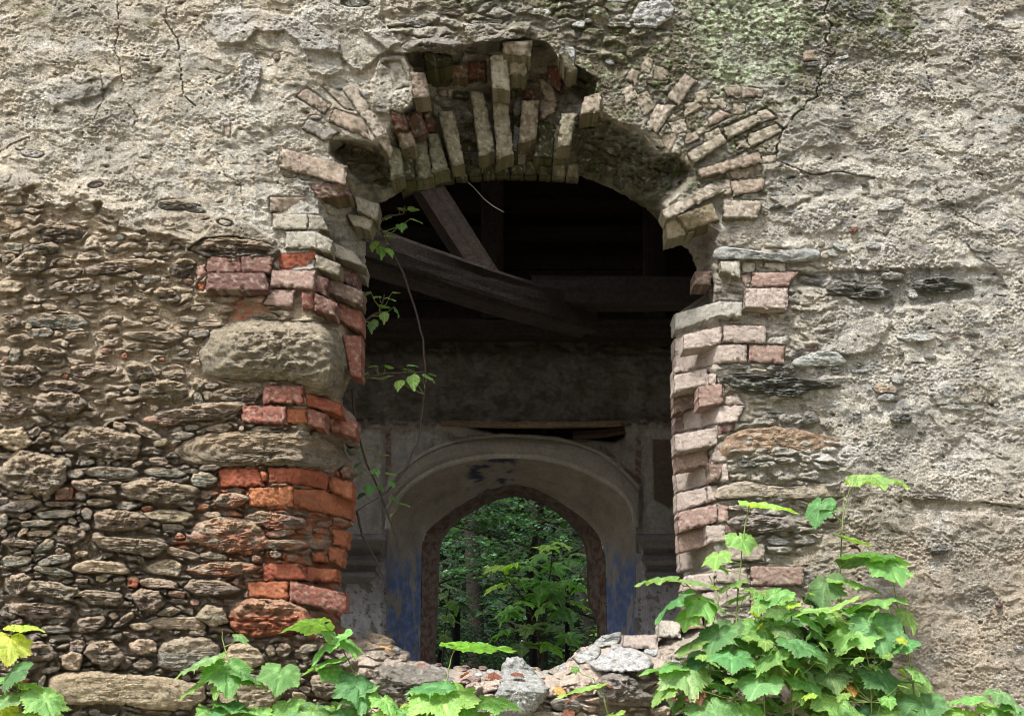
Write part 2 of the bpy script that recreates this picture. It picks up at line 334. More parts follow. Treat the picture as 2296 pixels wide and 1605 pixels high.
    # moss and lichen on the upper right spandrel
    ms = ss(-90, 60, poly_sd(x, y, [(1000,-40),(2080,-40),(2060,60),(1880,150),(1740,280),(1700,420),(1560,440),(1440,300),(1300,230),(1240,80),(1150,50),(1000,30)])) * (x > 950)
    C = tmix(C, ms * ss(-.42, -.05, fbm(x / 34, y / 26, 111, 4)) * .9, (84, 76, 48)); C = tmix(C, ms * ss(.05, .3, fbm(x / 26, y / 20, 113, 4)) * .8, (74, 88, 28))
    lk = ss(-30, 40, poly_sd(wx, wy, [(1540,10),(1640,-20),(1800,10),(1810,110),(1780,180),(1680,215),(1590,190),(1560,110)]))
    C = tmix(C, lk * ss(-.22, .05, fbm(x / 15, y / 12, 115, 4)) * .9, (178, 196, 152)); C = tmix(C, ss(.22, .34, fbm(x / 14, y / 11, 116, 4)) * ms * .75, (168, 190, 138))
    H = H + ms * .008 * fbm(x / 9, y / 8, 117, 3)
    C = tmix(C, ss(90, 30, np.hypot((x - 2010), (y - 60) * .7)) * ss(-.05, .25, fbm(x / 20, y / 20, 118, 3)) * .8, (100, 112, 44))
    C = tmix(C, ss(130, 30, np.hypot((x - 1960), (y - 280) * .6)) * ss(.05, .3, fbm(x / 24, y / 20, 119, 3)) * .6, (112, 114, 60))
    C = tmix(C, ss(110, 50, np.hypot((x - 1980), (y - 1150) * 1.)) * ss(-.2, .25, fbm(x / 30, y / 30, 121, 3)) * .7, (100, 92, 62))  # low on the right: ragged darker olive-brown patch
    # underside of the arch: darker brown coat with olive and green moss
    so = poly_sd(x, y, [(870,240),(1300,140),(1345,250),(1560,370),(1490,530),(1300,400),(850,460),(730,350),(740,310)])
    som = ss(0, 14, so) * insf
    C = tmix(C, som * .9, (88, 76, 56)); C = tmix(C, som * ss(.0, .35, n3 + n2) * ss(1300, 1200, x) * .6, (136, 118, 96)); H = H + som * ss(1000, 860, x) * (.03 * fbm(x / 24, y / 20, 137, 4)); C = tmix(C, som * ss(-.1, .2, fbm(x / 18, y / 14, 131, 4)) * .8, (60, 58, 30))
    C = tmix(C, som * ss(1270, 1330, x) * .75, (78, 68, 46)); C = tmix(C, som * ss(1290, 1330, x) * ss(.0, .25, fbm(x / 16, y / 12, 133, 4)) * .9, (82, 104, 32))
    H = H + som * ss(1240, 1330, x) * (.055 * fbm(x / 20, y / 16, 135, 4) + .008 * fbm(x / 7, y / 7, 136, 2))
    C = tmix(C, pit * .35, (96, 84, 66))
    jb = ss(40, 0, np.maximum(np.maximum(690 - x, x - 860), np.maximum(420 - y, y - 640))); C = tmix(C, jb * .9, (176, 172, 158)); C = tmix(C, jb * ss(.0, .35, fbm(x / 22, y / 26, 141, 4)) * .8, (96, 96, 84)); H = H + jb * .008 * fbm(x / 16, y / 12, 143, 3)
    jr = ss(30, 0, np.maximum(np.maximum(1500 - x, x - 1640), np.maximum(480 - y, y - 700))); C = tmix(C, jr * .6, (140, 124, 104)); C = tmix(C, jr * ss(.05, .3, n3 + n2 * .6) * .8, (86, 74, 58))
    C = tmix(C, ss(.2, .5, fbm(x / 40, y / 90, 145, 4)) * (1 - rub) * .5, (112, 110, 104))
    C = tmix(C, ss(.1, .45, fbm(x / 15, y / 190, 147, 3)) * (1 - rub) * .28, (104, 102, 94)); C = tmix(C, ss(.15, .4, fbm(wx / 120, wy / 70, 149, 3)) * (1 - rub) * .5, (204, 200, 192))
    C = tmix(C, right * ss(.12, .38, fbm(wx / 60, wy / 28, 151, 4)) * ss(1150, 900, y) * .7, (126, 128, 128)); C = tmix(C, ss(-.05, .3, fbm(wx / 150, wy / 90, 153, 4)) * (1 - rub) * .45, (146, 142, 132)); C = tmix(C, ss(.1, .35, fbm(x / 90, y / 50, 155, 4)) * (1 - rub) * ss(500, 0, y) * .5, (112, 108, 76))
    C = C * (1 + .30 * n3 + .22 * n4)[:, None]
    far = np.clip(ss(20, 90, np.maximum(np.maximum(-640 - x, x - 2940), np.maximum(-520 - y, y - 1900))), 0, 1)
    H = H * (1 - far) + .012 * n1 * far; C = C * (1 - far)[:, None] + lin((176, 166, 148)) * far[:, None]
    return Y0, H, grey(C, .27, 1.22)
ruin = empty('ruined_wall', (0, .3, 0)); tag(ruin, 'weathered stone and brick wall with flaking beige render around a broken arched window opening', 'wall')
W0 = (0, .3, 0)
def wmesh(name, V, F, mat, col, smooth=True, parent=None):
    o = mesh(name, V, F, mat, parent or ruin, col, smooth, at=W0); o.location = (0, 0, 0); return o
# ---- bricks
BK = {'pk': (182, 146, 132), 'pp': (198, 178, 166), 'cr': (196, 188, 172), 'wh': (206, 202, 190), 'mv': (150, 118, 116), 'gb': (160, 156, 162), 'rb': (148, 102, 90), 'rm': (136, 94, 88),
      'sa': (176, 104, 84), 'or': (198, 108, 54), 'ob': (214, 124, 62), 'ro': (184, 88, 46), 'gn': (124, 126, 98), 'gt': (146, 136, 110), 'dk': (70, 66, 40), 'ta': (186, 172, 152), 'mo': (128, 104, 52), 'rd': (120, 62, 50), 'bp': (140, 112, 98)}
BR = []
def bk(z, col, pts, pr=.016, rough=1., deep=.1): BR.append((z, col, pts, pr, rough, deep))
# left spandrel
bk(ZB,'mv',[(178,590),(340,700),(290,757),(110,645)],.012); bk(ZB,'pp',[(285,580),(345,575),(505,735),(430,725)],.008); bk(ZB,'pp',[(415,590),(500,560),(712,890),(640,925)],.012)
bk(ZB,'pk',[(365,730),(560,800),(600,925),(330,815)],.014); bk(ZB,'gb',[(190,795),(392,875),(300,938),(150,860)],.02); bk(ZB,'pp',[(640,925),(712,890),(748,1000),(735,1050)],.0)
bk(ZB,'wh',[(705,415),(800,410),(870,580),(770,600)],.004,1.6)
bk(ZB,'pk',[(0,985),(445,1110),(432,1235),(0,1115)],.03); bk(ZB,'pp',[(445,1110),(462,1165),(440,1235),(432,1235)],.02)
# voussoirs of the broken crown (close-up)
for c, q, pr in [('pk',[(110,500),(245,505),(305,745),(150,760)],.05),('rd',[(220,755),(318,745),(335,870),(215,860)],.05),('rm',[(55,960),(205,880),(278,1120),(125,1195)],.07),('rd',[(235,930),(300,905),(378,1100),(275,1130)],.03),
  ('gn',[(285,1130),(385,1130),(495,1490),(345,1530)],.04),('gt',[(390,910),(545,900),(655,1430),(530,1450)],.05),('gn',[(150,1230),(265,1200),(335,1560),(180,1590)],.03),('dk',[(0,1290),(110,1290),(150,1590),(30,1600)],.02),
  ('gt',[(728,705),(850,700),(965,1300),(820,1372)],.07),('gt',[(955,810),(1100,805),(1155,1330),(1000,1400)],.07),('gt',[(945,690),(1110,690),(1120,790),(950,800)],.03),('wh',[(932,345),(1100,305),(1122,680),(958,660)],.15),('ta',[(1110,300),(1295,395),(1290,520),(1128,520)],.14),
  ('ta',[(1062,190),(1350,180),(1330,330),(1060,310)],.12),('dk',[(1135,520),(1285,520),(1260,690),(1130,690)],.06),('bp',[(1262,790),(1415,785),(1390,1180),(1212,1230)],.08),('rb',[(530,430),(685,420),(690,545),(535,550)],.05),('rd',[(705,400),(870,390),(880,560),(715,570)],.03),
  ('rd',[(1275,660),(1430,690),(1410,790),(1260,760)],.02),('rd',[(1520,440),(1690,450),(1640,700),(1510,600)],.02),('dk',[(1400,1000),(1600,1040),(1560,1370),(1380,1360)],.01),('bp',[(390,680),(480,680),(480,740),(400,740)],.02),('dk',[(560,700),(695,700),(700,760),(550,760)],.02),
  ('bp',[(1890,760),(2060,700),(2040,900),(1850,930)],.03)]: bk(N1,c,q,pr,1.3)
for c, q, pr in [('rd',[(555,770),(700,770),(760,960),(600,960)],-.01),('dk',[(600,1140),(760,1130),(820,1400),(660,1440)],.0),('gt',[(870,820),(945,820),(985,1250),(950,1290)],.01),('dk',[(1160,1310),(1205,1310),(1200,1480),(1165,1480)],.01),('bp',[(440,760),(560,760),(560,880),(440,880)],.0),('rd',[(-90,900),(40,930),(90,1090),(-40,1090)],.03),
  ('bp',[(-40,1090),(100,1110),(170,1240),(20,1290)],.03),('gn',[(-110,1240),(0,1290),(40,1560),(-90,1600)],.03),('dk',[(1600,1040),(1700,1040),(1690,1380),(1580,1380)],.02),('bp',[(1430,560),(1520,600),(1620,780),(1480,790)],.02),('wh',[(1640,290),(1720,285),(1820,470),(1720,500)],.05),('bp',[(1440,800),(1600,780),(1590,900),(1440,980)],.02),('gt',[(1660,920),(1800,930),(1740,1250),(1620,1260)],.03),('dk',[(250,280),(520,350),(520,420),(270,470)],.0),('dk',[(300,520),(520,520),(520,640),(330,660)],.0)]: bk(N1,c,q,pr,1.5)
# inner ring tips along the intrados
ip = [(900,432),(930,418),(985,404),(1041,394),(1115,388),(1199,390),(1266,394),(1300,398)]
def alongp(t):
    L = [math.hypot(b[0]-a[0], b[1]-a[1]) for a, b in zip(ip[:-1], ip[1:])]; d = t * sum(L)
    for k, l in enumerate(L):
        if d <= l or k == len(L) - 1: f = d / l; return (ip[k][0] + (ip[k+1][0]-ip[k][0])*f, ip[k][1] + (ip[k+1][1]-ip[k][1])*f)
        d -= l
for k in range(13):
    a, b = alongp(k / 13 + .008), alongp((k + 1) / 13 - .008); hgt = 22 + 8 * math.sin(k * 2.3)
    cx_ = lambda p: (p[0] + (p[0] - 1150) * -.06 , p[1] - hgt)
    bk(D0,'dk',[(a[0] + (a[0]-1120)*-.0, a[1]-hgt),(b[0], b[1]-hgt),(b[0],b[1]+2),(a[0],a[1]+2)],.01 + .01 * (k % 3),1.3,.02)
# left jamb
for c, q, pr in [('pk',[(885,140),(1300,140),(1345,262),(885,252)],.018),('cr',[(910,270),(1180,280),(1180,396),(910,390)],.014),('cr',[(1190,280),(1290,290),(1352,400),(1188,398)],.012),('wh',[(1015,420),(1250,412),(1250,545),(1010,540)],.02),('wh',[(1252,414),(1380,490),(1365,585),(1254,547)],.018),
  ('cr',[(1382,498),(1560,590),(1640,700),(1385,600)],.016),('wh',[(1560,125),(1756,205),(1735,325),(1590,240)],.02),('cr',[(1500,280),(1722,305),(1680,400),(1560,360)],.016),('ro',[(960,600),(1245,578),(1250,690),(960,722)],.008),('ta',[(1252,598),(1440,680),(1435,765),(1252,700)],.016),
  ('rm',[(1442,690),(1590,770),(1570,860),(1440,790)],.01),('cr',[(1560,610),(1650,690),(1640,785),(1565,740)],.012),('rb',[(385,620),(650,625),(645,745),(375,740)],.035),('rb',[(660,616),(905,630),(880,742),(655,736)],.045),('rm',[(385,752),(812,752),(872,840),(862,886)],.07),('rm',[(385,752),(835,752),(866,886),(370,876)],.072),
  ('ro',[(430,940),(800,960),(720,1078),(430,1045)],-.045),('pk',[(900,730),(1240,730),(1225,866),(890,852)],.04),('rm',[(1245,762),(1350,795),(1330,920),(1240,880)],.02),('bp',[(1370,792),(1630,900),(1620,1012),(1347,900)],.04),('pk',[(890,886),(1080,886),(1060,1012),(830,1000)],.03),
  ('sa',[(1135,902),(1240,906),(1240,1032),(1150,1022)],.03),('rb',[(1242,906),(1416,990),(1400,1096),(1242,1032)],.04),('sa',[(1437,985),(1620,1062),(1620,1216),(1437,1112)],.04),('sa',[(1470,1250),(1615,1256),(1608,1590),(1532,1562)],.02),('sa',[(295,700),(362,672),(370,762),(300,805)],.02),
  ('or',[(300,830),(360,830),(350,890),(300,880)],.01),('sa',[(700,575),(900,570),(910,622),(700,610)],.01)]: bk(F5,c,q,pr)
bk(ZB,'ro',[(10,1200),(110,1180),(160,1290),(20,1260)],-.02,1.6); bk(ZB,'rm',[(200,1235),(420,1215),(480,1300),(260,1330)],.01,1.8); bk(ZB,'rd',[(0,885),(60,870),(90,960),(0,960)],.0,1.6)
bk(ZB,'pk',[(-370,850),(-330,845),(-335,920),(-370,900)],.004,1.2)
for c, q, pr in [('sa',[(830,50),(1140,50),(1145,185),(830,180)],.04),('ro',[(1165,100),(1440,190),(1460,282),(1180,195)],.01),('sa',[(665,206),(1000,216),(1010,346),(660,332)],.045),('or',[(1010,232),(1185,232),(1182,352),(1020,342)],.025),('sa',[(1187,233),(1330,272),(1312,395),(1184,353)],.03),
  ('sa',[(1342,276),(1575,330),(1575,460),(1345,392)],.04),('ro',[(478,715),(780,712),(835,845),(492,850)],.02),('ro',[(875,712),(1130,705),(1350,772),(1340,880),(1110,828),(872,820)],.025),('or',[(1362,790),(1540,822),(1545,960),(1362,885)],.02),('ob',[(722,870),(1060,852),(1060,1012),(716,1002)],.035),
  ('or',[(1072,880),(1300,882),(1540,962),(1540,1112),(1280,1052),(1072,992)],.035),('or',[(1382,1190),(1510,1222),(1490,1340),(1400,1312)],.02),('or',[(1352,1342),(1470,1362),(1460,1500),(1352,1442)],.015),('or',[(1225,1385),(1300,1382),(1330,1452),(1230,1452)],.02),
  ('ro',[(828,1472),(1100,1472),(1170,1592),(842,1602)],.025),('or',[(1182,1502),(1420,1522),(1420,1610),(1182,1610)],.02)]: bk(E9,c,q,pr,1.5)
bk(D0,'sa',[(652,1303),(774,1330),(774,1372),(650,1345)],.035); bk(D0,'or',[(556,1305),(645,1303),(645,1342),(560,1338)],.02,1.4); bk(D0,'sa',[(123,1092),(163,1092),(160,1118),(126,1120)],.03)
# right spandrel
for c, q, pr in [('mv',[(830,490),(912,545),(795,702),(715,642)],.014),('mv',[(480,460),(540,480),(502,572),(440,520)],.01),('bp',[(640,440),(730,470),(700,540),(620,530)],.006),('mv',[(1095,585),(1208,575),(1212,648),(1122,640)],.012),('mv',[(1216,578),(1350,600),(1345,646),(1218,648)],.012),
  ('pp',[(650,700),(770,705),(655,886),(578,836)],.014),('bp',[(830,700),(900,682),(962,720),(832,782)],.006),('pk',[(990,790),(1060,732),(1150,772),(1000,842)],.012),('bp',[(700,900),(790,882),(742,1012),(650,972)],.006),('ta',[(850,1020),(1072,890),(1110,950),(900,1082)],.02),('ta',[(1092,850),(1310,766),(1345,816),(1122,932)],.02),
  ('pp',[(1322,750),(1372,732),(1450,780),(1342,812)],.016),('ta',[(1252,900),(1440,832),(1480,882),(1272,986)],.014),('ta',[(1180,950),(1230,932),(1265,980),(1182,990)],.012),('bp',[(850,890),(900,882),(932,922),(832,972)],.01),('pk',[(912,1130),(1320,1016),(1345,1092),(942,1186)],.022),('pp',[(1347,1050),(1440,1032),(1440,1082),(1362,1092)],.008),
  ('pk',[(1142,1216),(1360,1192),(1350,1272),(1160,1302)],.016),('pp',[(682,1402),(1000,1226),(1100,1272),(717,1462)],.03),('rb',[(1632,342),(1690,332),(1720,402),(1622,402)],.01)]: bk(ZC,c,q,pr)
for c, q, pr in [('bp',[(500,650),(580,600),(640,720),(560,780)],.012),('pp',[(410,600),(480,560),(520,640),(450,700)],.01),('bp',[(560,380),(630,400),(600,500),(540,480)],.008),('pp',[(720,820),(840,790),(850,880),(760,900)],.012),('bp',[(900,600),(990,600),(980,690),(900,690)],.01),('pp',[(1000,660),(1110,660),(1110,730),(1010,730)],.01),
  ('ta',[(960,900),(1060,850),(1080,900),(980,960)],.01),('bp',[(1150,690),(1240,690),(1240,760),(1160,770)],.008),('pp',[(560,900),(640,880),(700,980),(620,1000)],.01),('ta',[(1000,1110),(1250,1010),(1260,1050),(1010,1140)],.004),('bp',[(1130,1100),(1350,1080),(1350,1180),(1140,1200)],.006),('pp',[(1010,1230),(1130,1200),(1150,1300),(1080,1300)],.012),('bp',[(820,990),(900,1090),(880,1120),(790,1060)],.008)]: bk(ZC,c,q,pr,1.5)
# right jamb
for c, q, pr in [('mo',[(430,290),(700,190),(762,320),(510,400)],.02),('ta',[(342,320),(480,330),(560,412),(347,482)],.03),('pp',[(805,162),(1112,172),(1062,302),(805,302)],.035),('bp',[(572,740),(700,732),(690,842),(567,842)],.03),('wh',[(777,656),(920,656),(925,776),(782,722)],.05),
  ('cr',[(952,660),(1050,672),(1040,732),(955,742)],.014),('cr',[(1132,662),(1290,672),(1290,732),(1132,692)],.014),('pk',[(942,766),(1005,772),(970,852),(946,792)],.01),('pk',[(1032,746),(1395,742),(1312,852),(1022,852)],.022),('pp',[(985,872),(1310,872),(1305,1032),(972,1022)],.045),
  ('bp',[(992,1042),(1190,1037),(1200,1152),(1012,1142)],-.01),('wh',[(402,1072),(755,977),(942,985),(940,1097),(765,1087),(412,1202)],.045),('pp',[(482,1242),(775,1177),(778,1302),(482,1362)],.02),('pp',[(802,1166),(1130,1176),(1130,1306),(800,1296)],.03),('pp',[(410,1282),(475,1262),(470,1387),(412,1392)],.01),
  ('pp',[(416,1412),(765,1327),(980,1322),(980,1452),(765,1462),(416,1552)],.026),('pk',[(1006,1326),(1285,1332),(1280,1472),(1005,1452)],.022),('mv',[(1460,1340),(1550,1330),(1550,1370),(1460,1370)],.004)]: bk(R4,c,q,pr)
for c, q, pr in [('pp',[(405,126),(662,72),(670,192),(406,252)],.022),('pp',[(682,112),(735,112),(730,192),(682,192)],.015),('bp',[(406,272),(572,252),(580,372),(412,422)],.016),('pk',[(602,216),(775,192),(790,342),(606,382)],.03),('pp',[(476,402),(760,366),(962,366),(900,492),(760,502),(482,556)],.024),('mv',[(412,452),(470,442),(470,562),(416,572)],.01),
  ('pp',[(411,602),(735,542),(740,672),(416,742)],.02),('rm',[(757,532),(880,517),(882,552),(762,602)],.01),('pk',[(416,772),(660,712),(680,832),(432,882)],.024),('pp',[(421,892),(720,842),(822,832),(832,962),(700,982),(432,1052)],.028),('pp',[(426,1072),(655,1022),(680,1132),(432,1216)],.02),('pk',[(436,1222),(740,1157),(742,1292),(442,1372)],.022),
  ('pk',[(446,1397),(645,1342),(655,1482),(447,1537)],.024),('pp',[(662,1332),(800,1322),(810,1442),(667,1472)],.02),('pp',[(451,1552),(850,1482),(1120,1477),(1120,1602),(850,1602),(456,1692)],.024),('pp',[(820,300),(900,272),(980,300),(960,350),(820,355)],.014)]: bk(R9,c,q,pr)
for c, q, pr in [('pk',[(745,200),(790,340),(800,340),(800,210)],.012),('pp',[(740,680),(830,690),(820,800),(690,840)],.012),('bp',[(680,830),(800,840),(760,960),(700,970)],.012),('pp',[(662,1015),(750,1010),(740,1120),(685,1130)],.012),('pk',[(745,1160),(830,1170),(830,1290),(748,1290)],.014),('bp',[(806,1320),(900,1330),(900,1440),(815,1440)],.012),
  ('pp',[(406,60),(480,40),(480,90),(406,110)],.01),('bp',[(900,1480),(1120,1480),(1120,1600),(900,1600)],.02)]: bk(R9,c,q,pr)
for c, q, pr in [('pp',[(560,770),(690,745),(690,880),(600,900)],.02),('pk',[(575,900),(680,890),(700,1000),(560,1010)],.02),('pp',[(870,740),(1020,730),(1020,850),(870,860)],.014),('pk',[(1030,725),(1200,725),(1200,840),(1030,850)],.012)]: bk(S12,c,q,pr)
for c, q, pr in [('pp',[(792,612),(990,592),(1000,702),(800,692)],.016),('pk',[(1032,587),(1390,592),(1372,712),(1032,712)],.02),('pp',[(602,652),(770,627),(770,742),(562,742)],.014),('pp',[(702,772),(860,752),(860,862),(702,902)],.01)]: bk(S12,c,q,pr)

def brick_arrays(z, col, pts, pr, rough, deep, seed):
    if z is ZC and rough > 1.4: pr *= .35
    pts = [z(*p) for p in pts]; cq = np.mean(pts, 0); pts = [tuple(np.array(p) + np.sign(np.array(p) - cq) * 1.5) for p in pts]; h = len(pts) // 2; top = np.array(pts[:h], float); bot = np.array(pts[h:][::-1], float)
    if len(bot) != len(top): bot = bot[:len(top)]
    cx_, cy_ = np.mean(pts, 0)
    allp = np.concatenate([top, bot]); Yc = base(allp[:, 0], allp[:, 1])
    if h == 2: Yc = Yc * .25 + Yc.min() * .75 if np.ptp(Yc) > .08 else Yc
    Yt, Yb = Yc[:h] - pr, Yc[h:] - pr
    seg = np.hypot(*(top[1:] - top[:-1]).T); L = np.concatenate([[0], np.cumsum(seg)]); hh = np.hypot(*(top[0] - bot[0]))
    st = 3.0; nu = max(5, int(L[-1] / st)) + 1; nv = max(4, int(hh / st)) + 1
    u = np.linspace(0, L[-1], nu); v = np.linspace(0, 1, nv)
    def I(a): return np.interp(u, L, a)
    tx, ty, bx, by, YT, YB = I(top[:, 0]), I(top[:, 1]), I(bot[:, 0]), I(bot[:, 1]), I(Yt), I(Yb)
    X = tx[:, None] * (1 - v) + bx[:, None] * v; Yp = ty[:, None] * (1 - v) + by[:, None] * v; D = YT[:, None] * (1 - v) + YB[:, None] * v
    U = np.tile(u[:, None], (1, nv)); Vv = np.tile(v[None], (nu, 1)) * hh
    ed = np.minimum(np.minimum(U, L[-1] - U), np.minimum(Vv, hh - Vv))
    ox, oy = seed * 37.1, seed * 91.7
    # worn corners, chipped rim, rough face
    cut = np.hypot(np.minimum(U, L[-1] - U), np.minimum(Vv, hh - Vv)); wob = 1.3 * rough
    ex = 1 - ss(0, 7, ed)
    X = X + wob * fbm(X / 9 + ox, Yp / 9, 7, 2) * ex * 2; Yp = Yp + wob * fbm(X / 9, Yp / 9 + oy, 8, 2) * ex * 2
    D = D + .006 * rough * (1 - ss(0, 3.2, ed)) + .005 * rough * np.clip(fbm(X / 10 + ox, Yp / 8, 11, 3), -.2, 1) + .0022 * rough * fbm(X / 3.5, Yp / 3.5 + oy, 12, 2)
    chip = ss(.15, .45, fbm(X / 16 + ox, Yp / 16 + oy, 15, 2)) * (1 - ss(0, 10, ed)); D = D + .012 * chip * rough
    x, y, d = X.ravel(), Yp.ravel(), D.ravel(); V0 = P(x, y, d)
    F = [grid_faces(nu, nv)]
    i = np.arange(nu * nv).reshape(nu, nv); loop = np.concatenate([i[:, 0], i[-1, 1:], i[-2::-1, -1], i[0, -2:0:-1]])
    rim = V0[loop]; n0 = len(V0); nl = len(loop); rings = [V0]
    cc = rim.mean(0)
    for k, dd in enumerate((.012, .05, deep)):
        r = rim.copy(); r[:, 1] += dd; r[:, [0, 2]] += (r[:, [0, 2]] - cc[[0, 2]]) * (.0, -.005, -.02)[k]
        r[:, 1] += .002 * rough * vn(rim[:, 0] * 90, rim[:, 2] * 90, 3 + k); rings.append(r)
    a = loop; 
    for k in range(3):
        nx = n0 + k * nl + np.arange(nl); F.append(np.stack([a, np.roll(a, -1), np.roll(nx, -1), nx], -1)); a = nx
    VV = np.concatenate(rings)
    c0 = lin(BK[col]); up_ = .5 if y.mean() < 440 and x.mean() > 1250 else .4 if y.mean() < 620 and col not in ('dk', 'rd', 'ro', 'rb', 'rm') else 0
    if x.mean() > 1330 and y.mean() < 330 and rough > 1.4: up_ = .7
    c0 = (c0 * .82 + c0.mean() * .18) * .86; c0 = c0 * (1 - up_) + lin((170, 162, 142)) * up_; n = len(VV); fx_, fz = VV[:, 0] * S, VV[:, 2] * S
    Cc = np.tile(c0, (n, 1)) * (1 + .18 * fbm(fx_ / 30 + ox, fz / 20, 19, 3))[:, None] * (.92 + .16 * ((seed * .618) % 1))
    lime = ss(.05, .4, fbm(fx_ / 13 + ox, fz / 9 + oy, 23, 4)); Cc = tmix(Cc, lime * (.15 if col in ('or', 'ro', 'ob', 'rd') else .5), (200, 190, 168) if col not in ('dk', 'gn', 'gt') else (100, 112, 84))
    moss = ss(.22, .5, fbm(fx_ / 22 - ox, fz / 14, 25, 3)) * (1 if y.mean() < 480 else .25); Cc = tmix(Cc, moss * .6, (92, 92, 44))
    Cc = tmix(Cc, ss(.3, .5, fbm(fx_ / 8 - ox, fz / 8, 29, 3)) * .45, (96, 78, 66))
    if y.mean() < 480: Cc = tmix(Cc, ss(-.1, .35, fbm(fx_ / 16 + ox, fz / 26, 33, 4)) * .6, (84, 82, 56)); Cc = tmix(Cc, ss(.2, .45, fbm(fx_ / 9, fz / 9 + ox, 35, 3)) * .5, (196, 194, 176))
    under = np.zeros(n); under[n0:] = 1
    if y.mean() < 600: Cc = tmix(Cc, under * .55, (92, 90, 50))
    return VV, F, grey(Cc, .08, 1.05)
def area(z, pts):
    p = [z(*q) for q in pts]; return abs(sum(p[i][0] * p[(i + 1) % len(p)][1] - p[(i + 1) % len(p)][0] * p[i][1] for i in range(len(p)))) / 2
arr = sorted(range(len(BR)), key=lambda i: -area(BR[i][0], BR[i][2])); main_b = set(arr[:99])
mv, mf, mc, no_ = [], [], [], 0
for i, (z, col, pts, pr, rough, deep) in enumerate(BR):
    VV, F, Cc = brick_arrays(z, col, pts, pr, rough, deep, i + 1)
    if i in main_b: wmesh('brick', VV, F, M['brick'], Cc)
    else:
        mv.append(VV); mc.append(Cc); mf += [f + no_ for f in F]; no_ += len(VV)
o = wmesh('brick_fragments', np.concatenate(mv), mf, M['brick'], np.concatenate(mc)); tag(o, kind='stuff')
# ---- field stones set in the wall: (zoom, kind, cx, cy, w, h, rot) or (zoom, kind, polygon)
SK = {'q': (92, 86, 58), 'n': (148, 136, 122), 'g': (138, 134, 124), 'b': (146, 132, 116), 's': (184, 166, 140), 'd': (112, 102, 92), 'w': (186, 188, 184), 'r': (168, 128, 112), 'o': (158, 96, 68), 't': (176, 140, 98), 'p': (190, 164, 134), 'k': (116, 116, 106)}
ST = []
def es(z, rows):
    for r in rows.split(';'):
        v = r.split()
        if v: ST.append((z, v[0], [float(q) for q in v[1:6]] + ([float(v[6])] if len(v) > 6 else [None])))
def ps(z, kind, poly, pr=.03, fl=1.): ST.append((z, kind, poly, pr, fl))
es(A5, "s 85 195 200 85 3;g 118 125 90 38 0;g 110 375 190 75 3;b 62 470 130 85 -20;b 220 515 400 200 -12;s 520 500 190 60 -12;b 550 590 230 85 -8;s 100 690 230 120 -3;b 960 535 600 110 -7;b 600 690 430 140 -5;b 985 700 220 110 -15;g 1200 635 195 75 -8;d 1470 540 230 170 -10;r 1510 655 110 55 0;g 160 900 125 55 0;g 460 970 520 125 3;b 80 975 190 120 0;s 230 1012 80 70 10;g 340 1065 195 90 0;s 1200 957 190 55 -4;g 1510 955 220 60 2;s 1680 996 270 40 0;g 1472 1013 90 30 5;g 1600 1068 200 75 -6;b 2130 937 230 75 0;b 140 1115 230 95 -8;b 350 1240 330 160 5;g 115 1250 100 160 25;r 45 1275 50 80 10;r 855 1212 110 60 0;o 1000 1252 60 60 30;o 1302 1277 80 35 0;o 525 1412 60 45 0;g 1480 1222 130 50 -15;g 1470 1277 250 34 0;b 750 1362 380 130 -5;d 150 1412 360 210 0;b 1125 1380 270 170 5;b 1400 1400 240 120 0;g 1085 1500 120 80 0;b 1330 1535 410 170 0;b 1590 1480 95 110 30;g 1700 1492 150 45 -8;b 1240 1090 520 120 5;b 1900 1545 400 110 -3;b 480 1500 380 140 3;d 490 270 420 150 -5;b 1330 770 260 140 10;g 590 830 110 80 0;s 400 860 150 60 12;g 960 300 130 60 5;g 1150 260 60 40 0;b 700 870 160 50 5;b 900 960 220 60 -10;b 620 1090 260 70 -8")
ps(D0, 'd', [(420,560),(455,535),(520,530),(600,545),(630,560),(620,585),(540,592),(470,580)], .03)
ps(D0, 'n', [(445,790),(465,745),(520,722),(560,712),(640,720),(725,722),(768,752),(783,820),(772,868),(740,882),(640,855),(520,852),(455,842)], .085, 1.1)
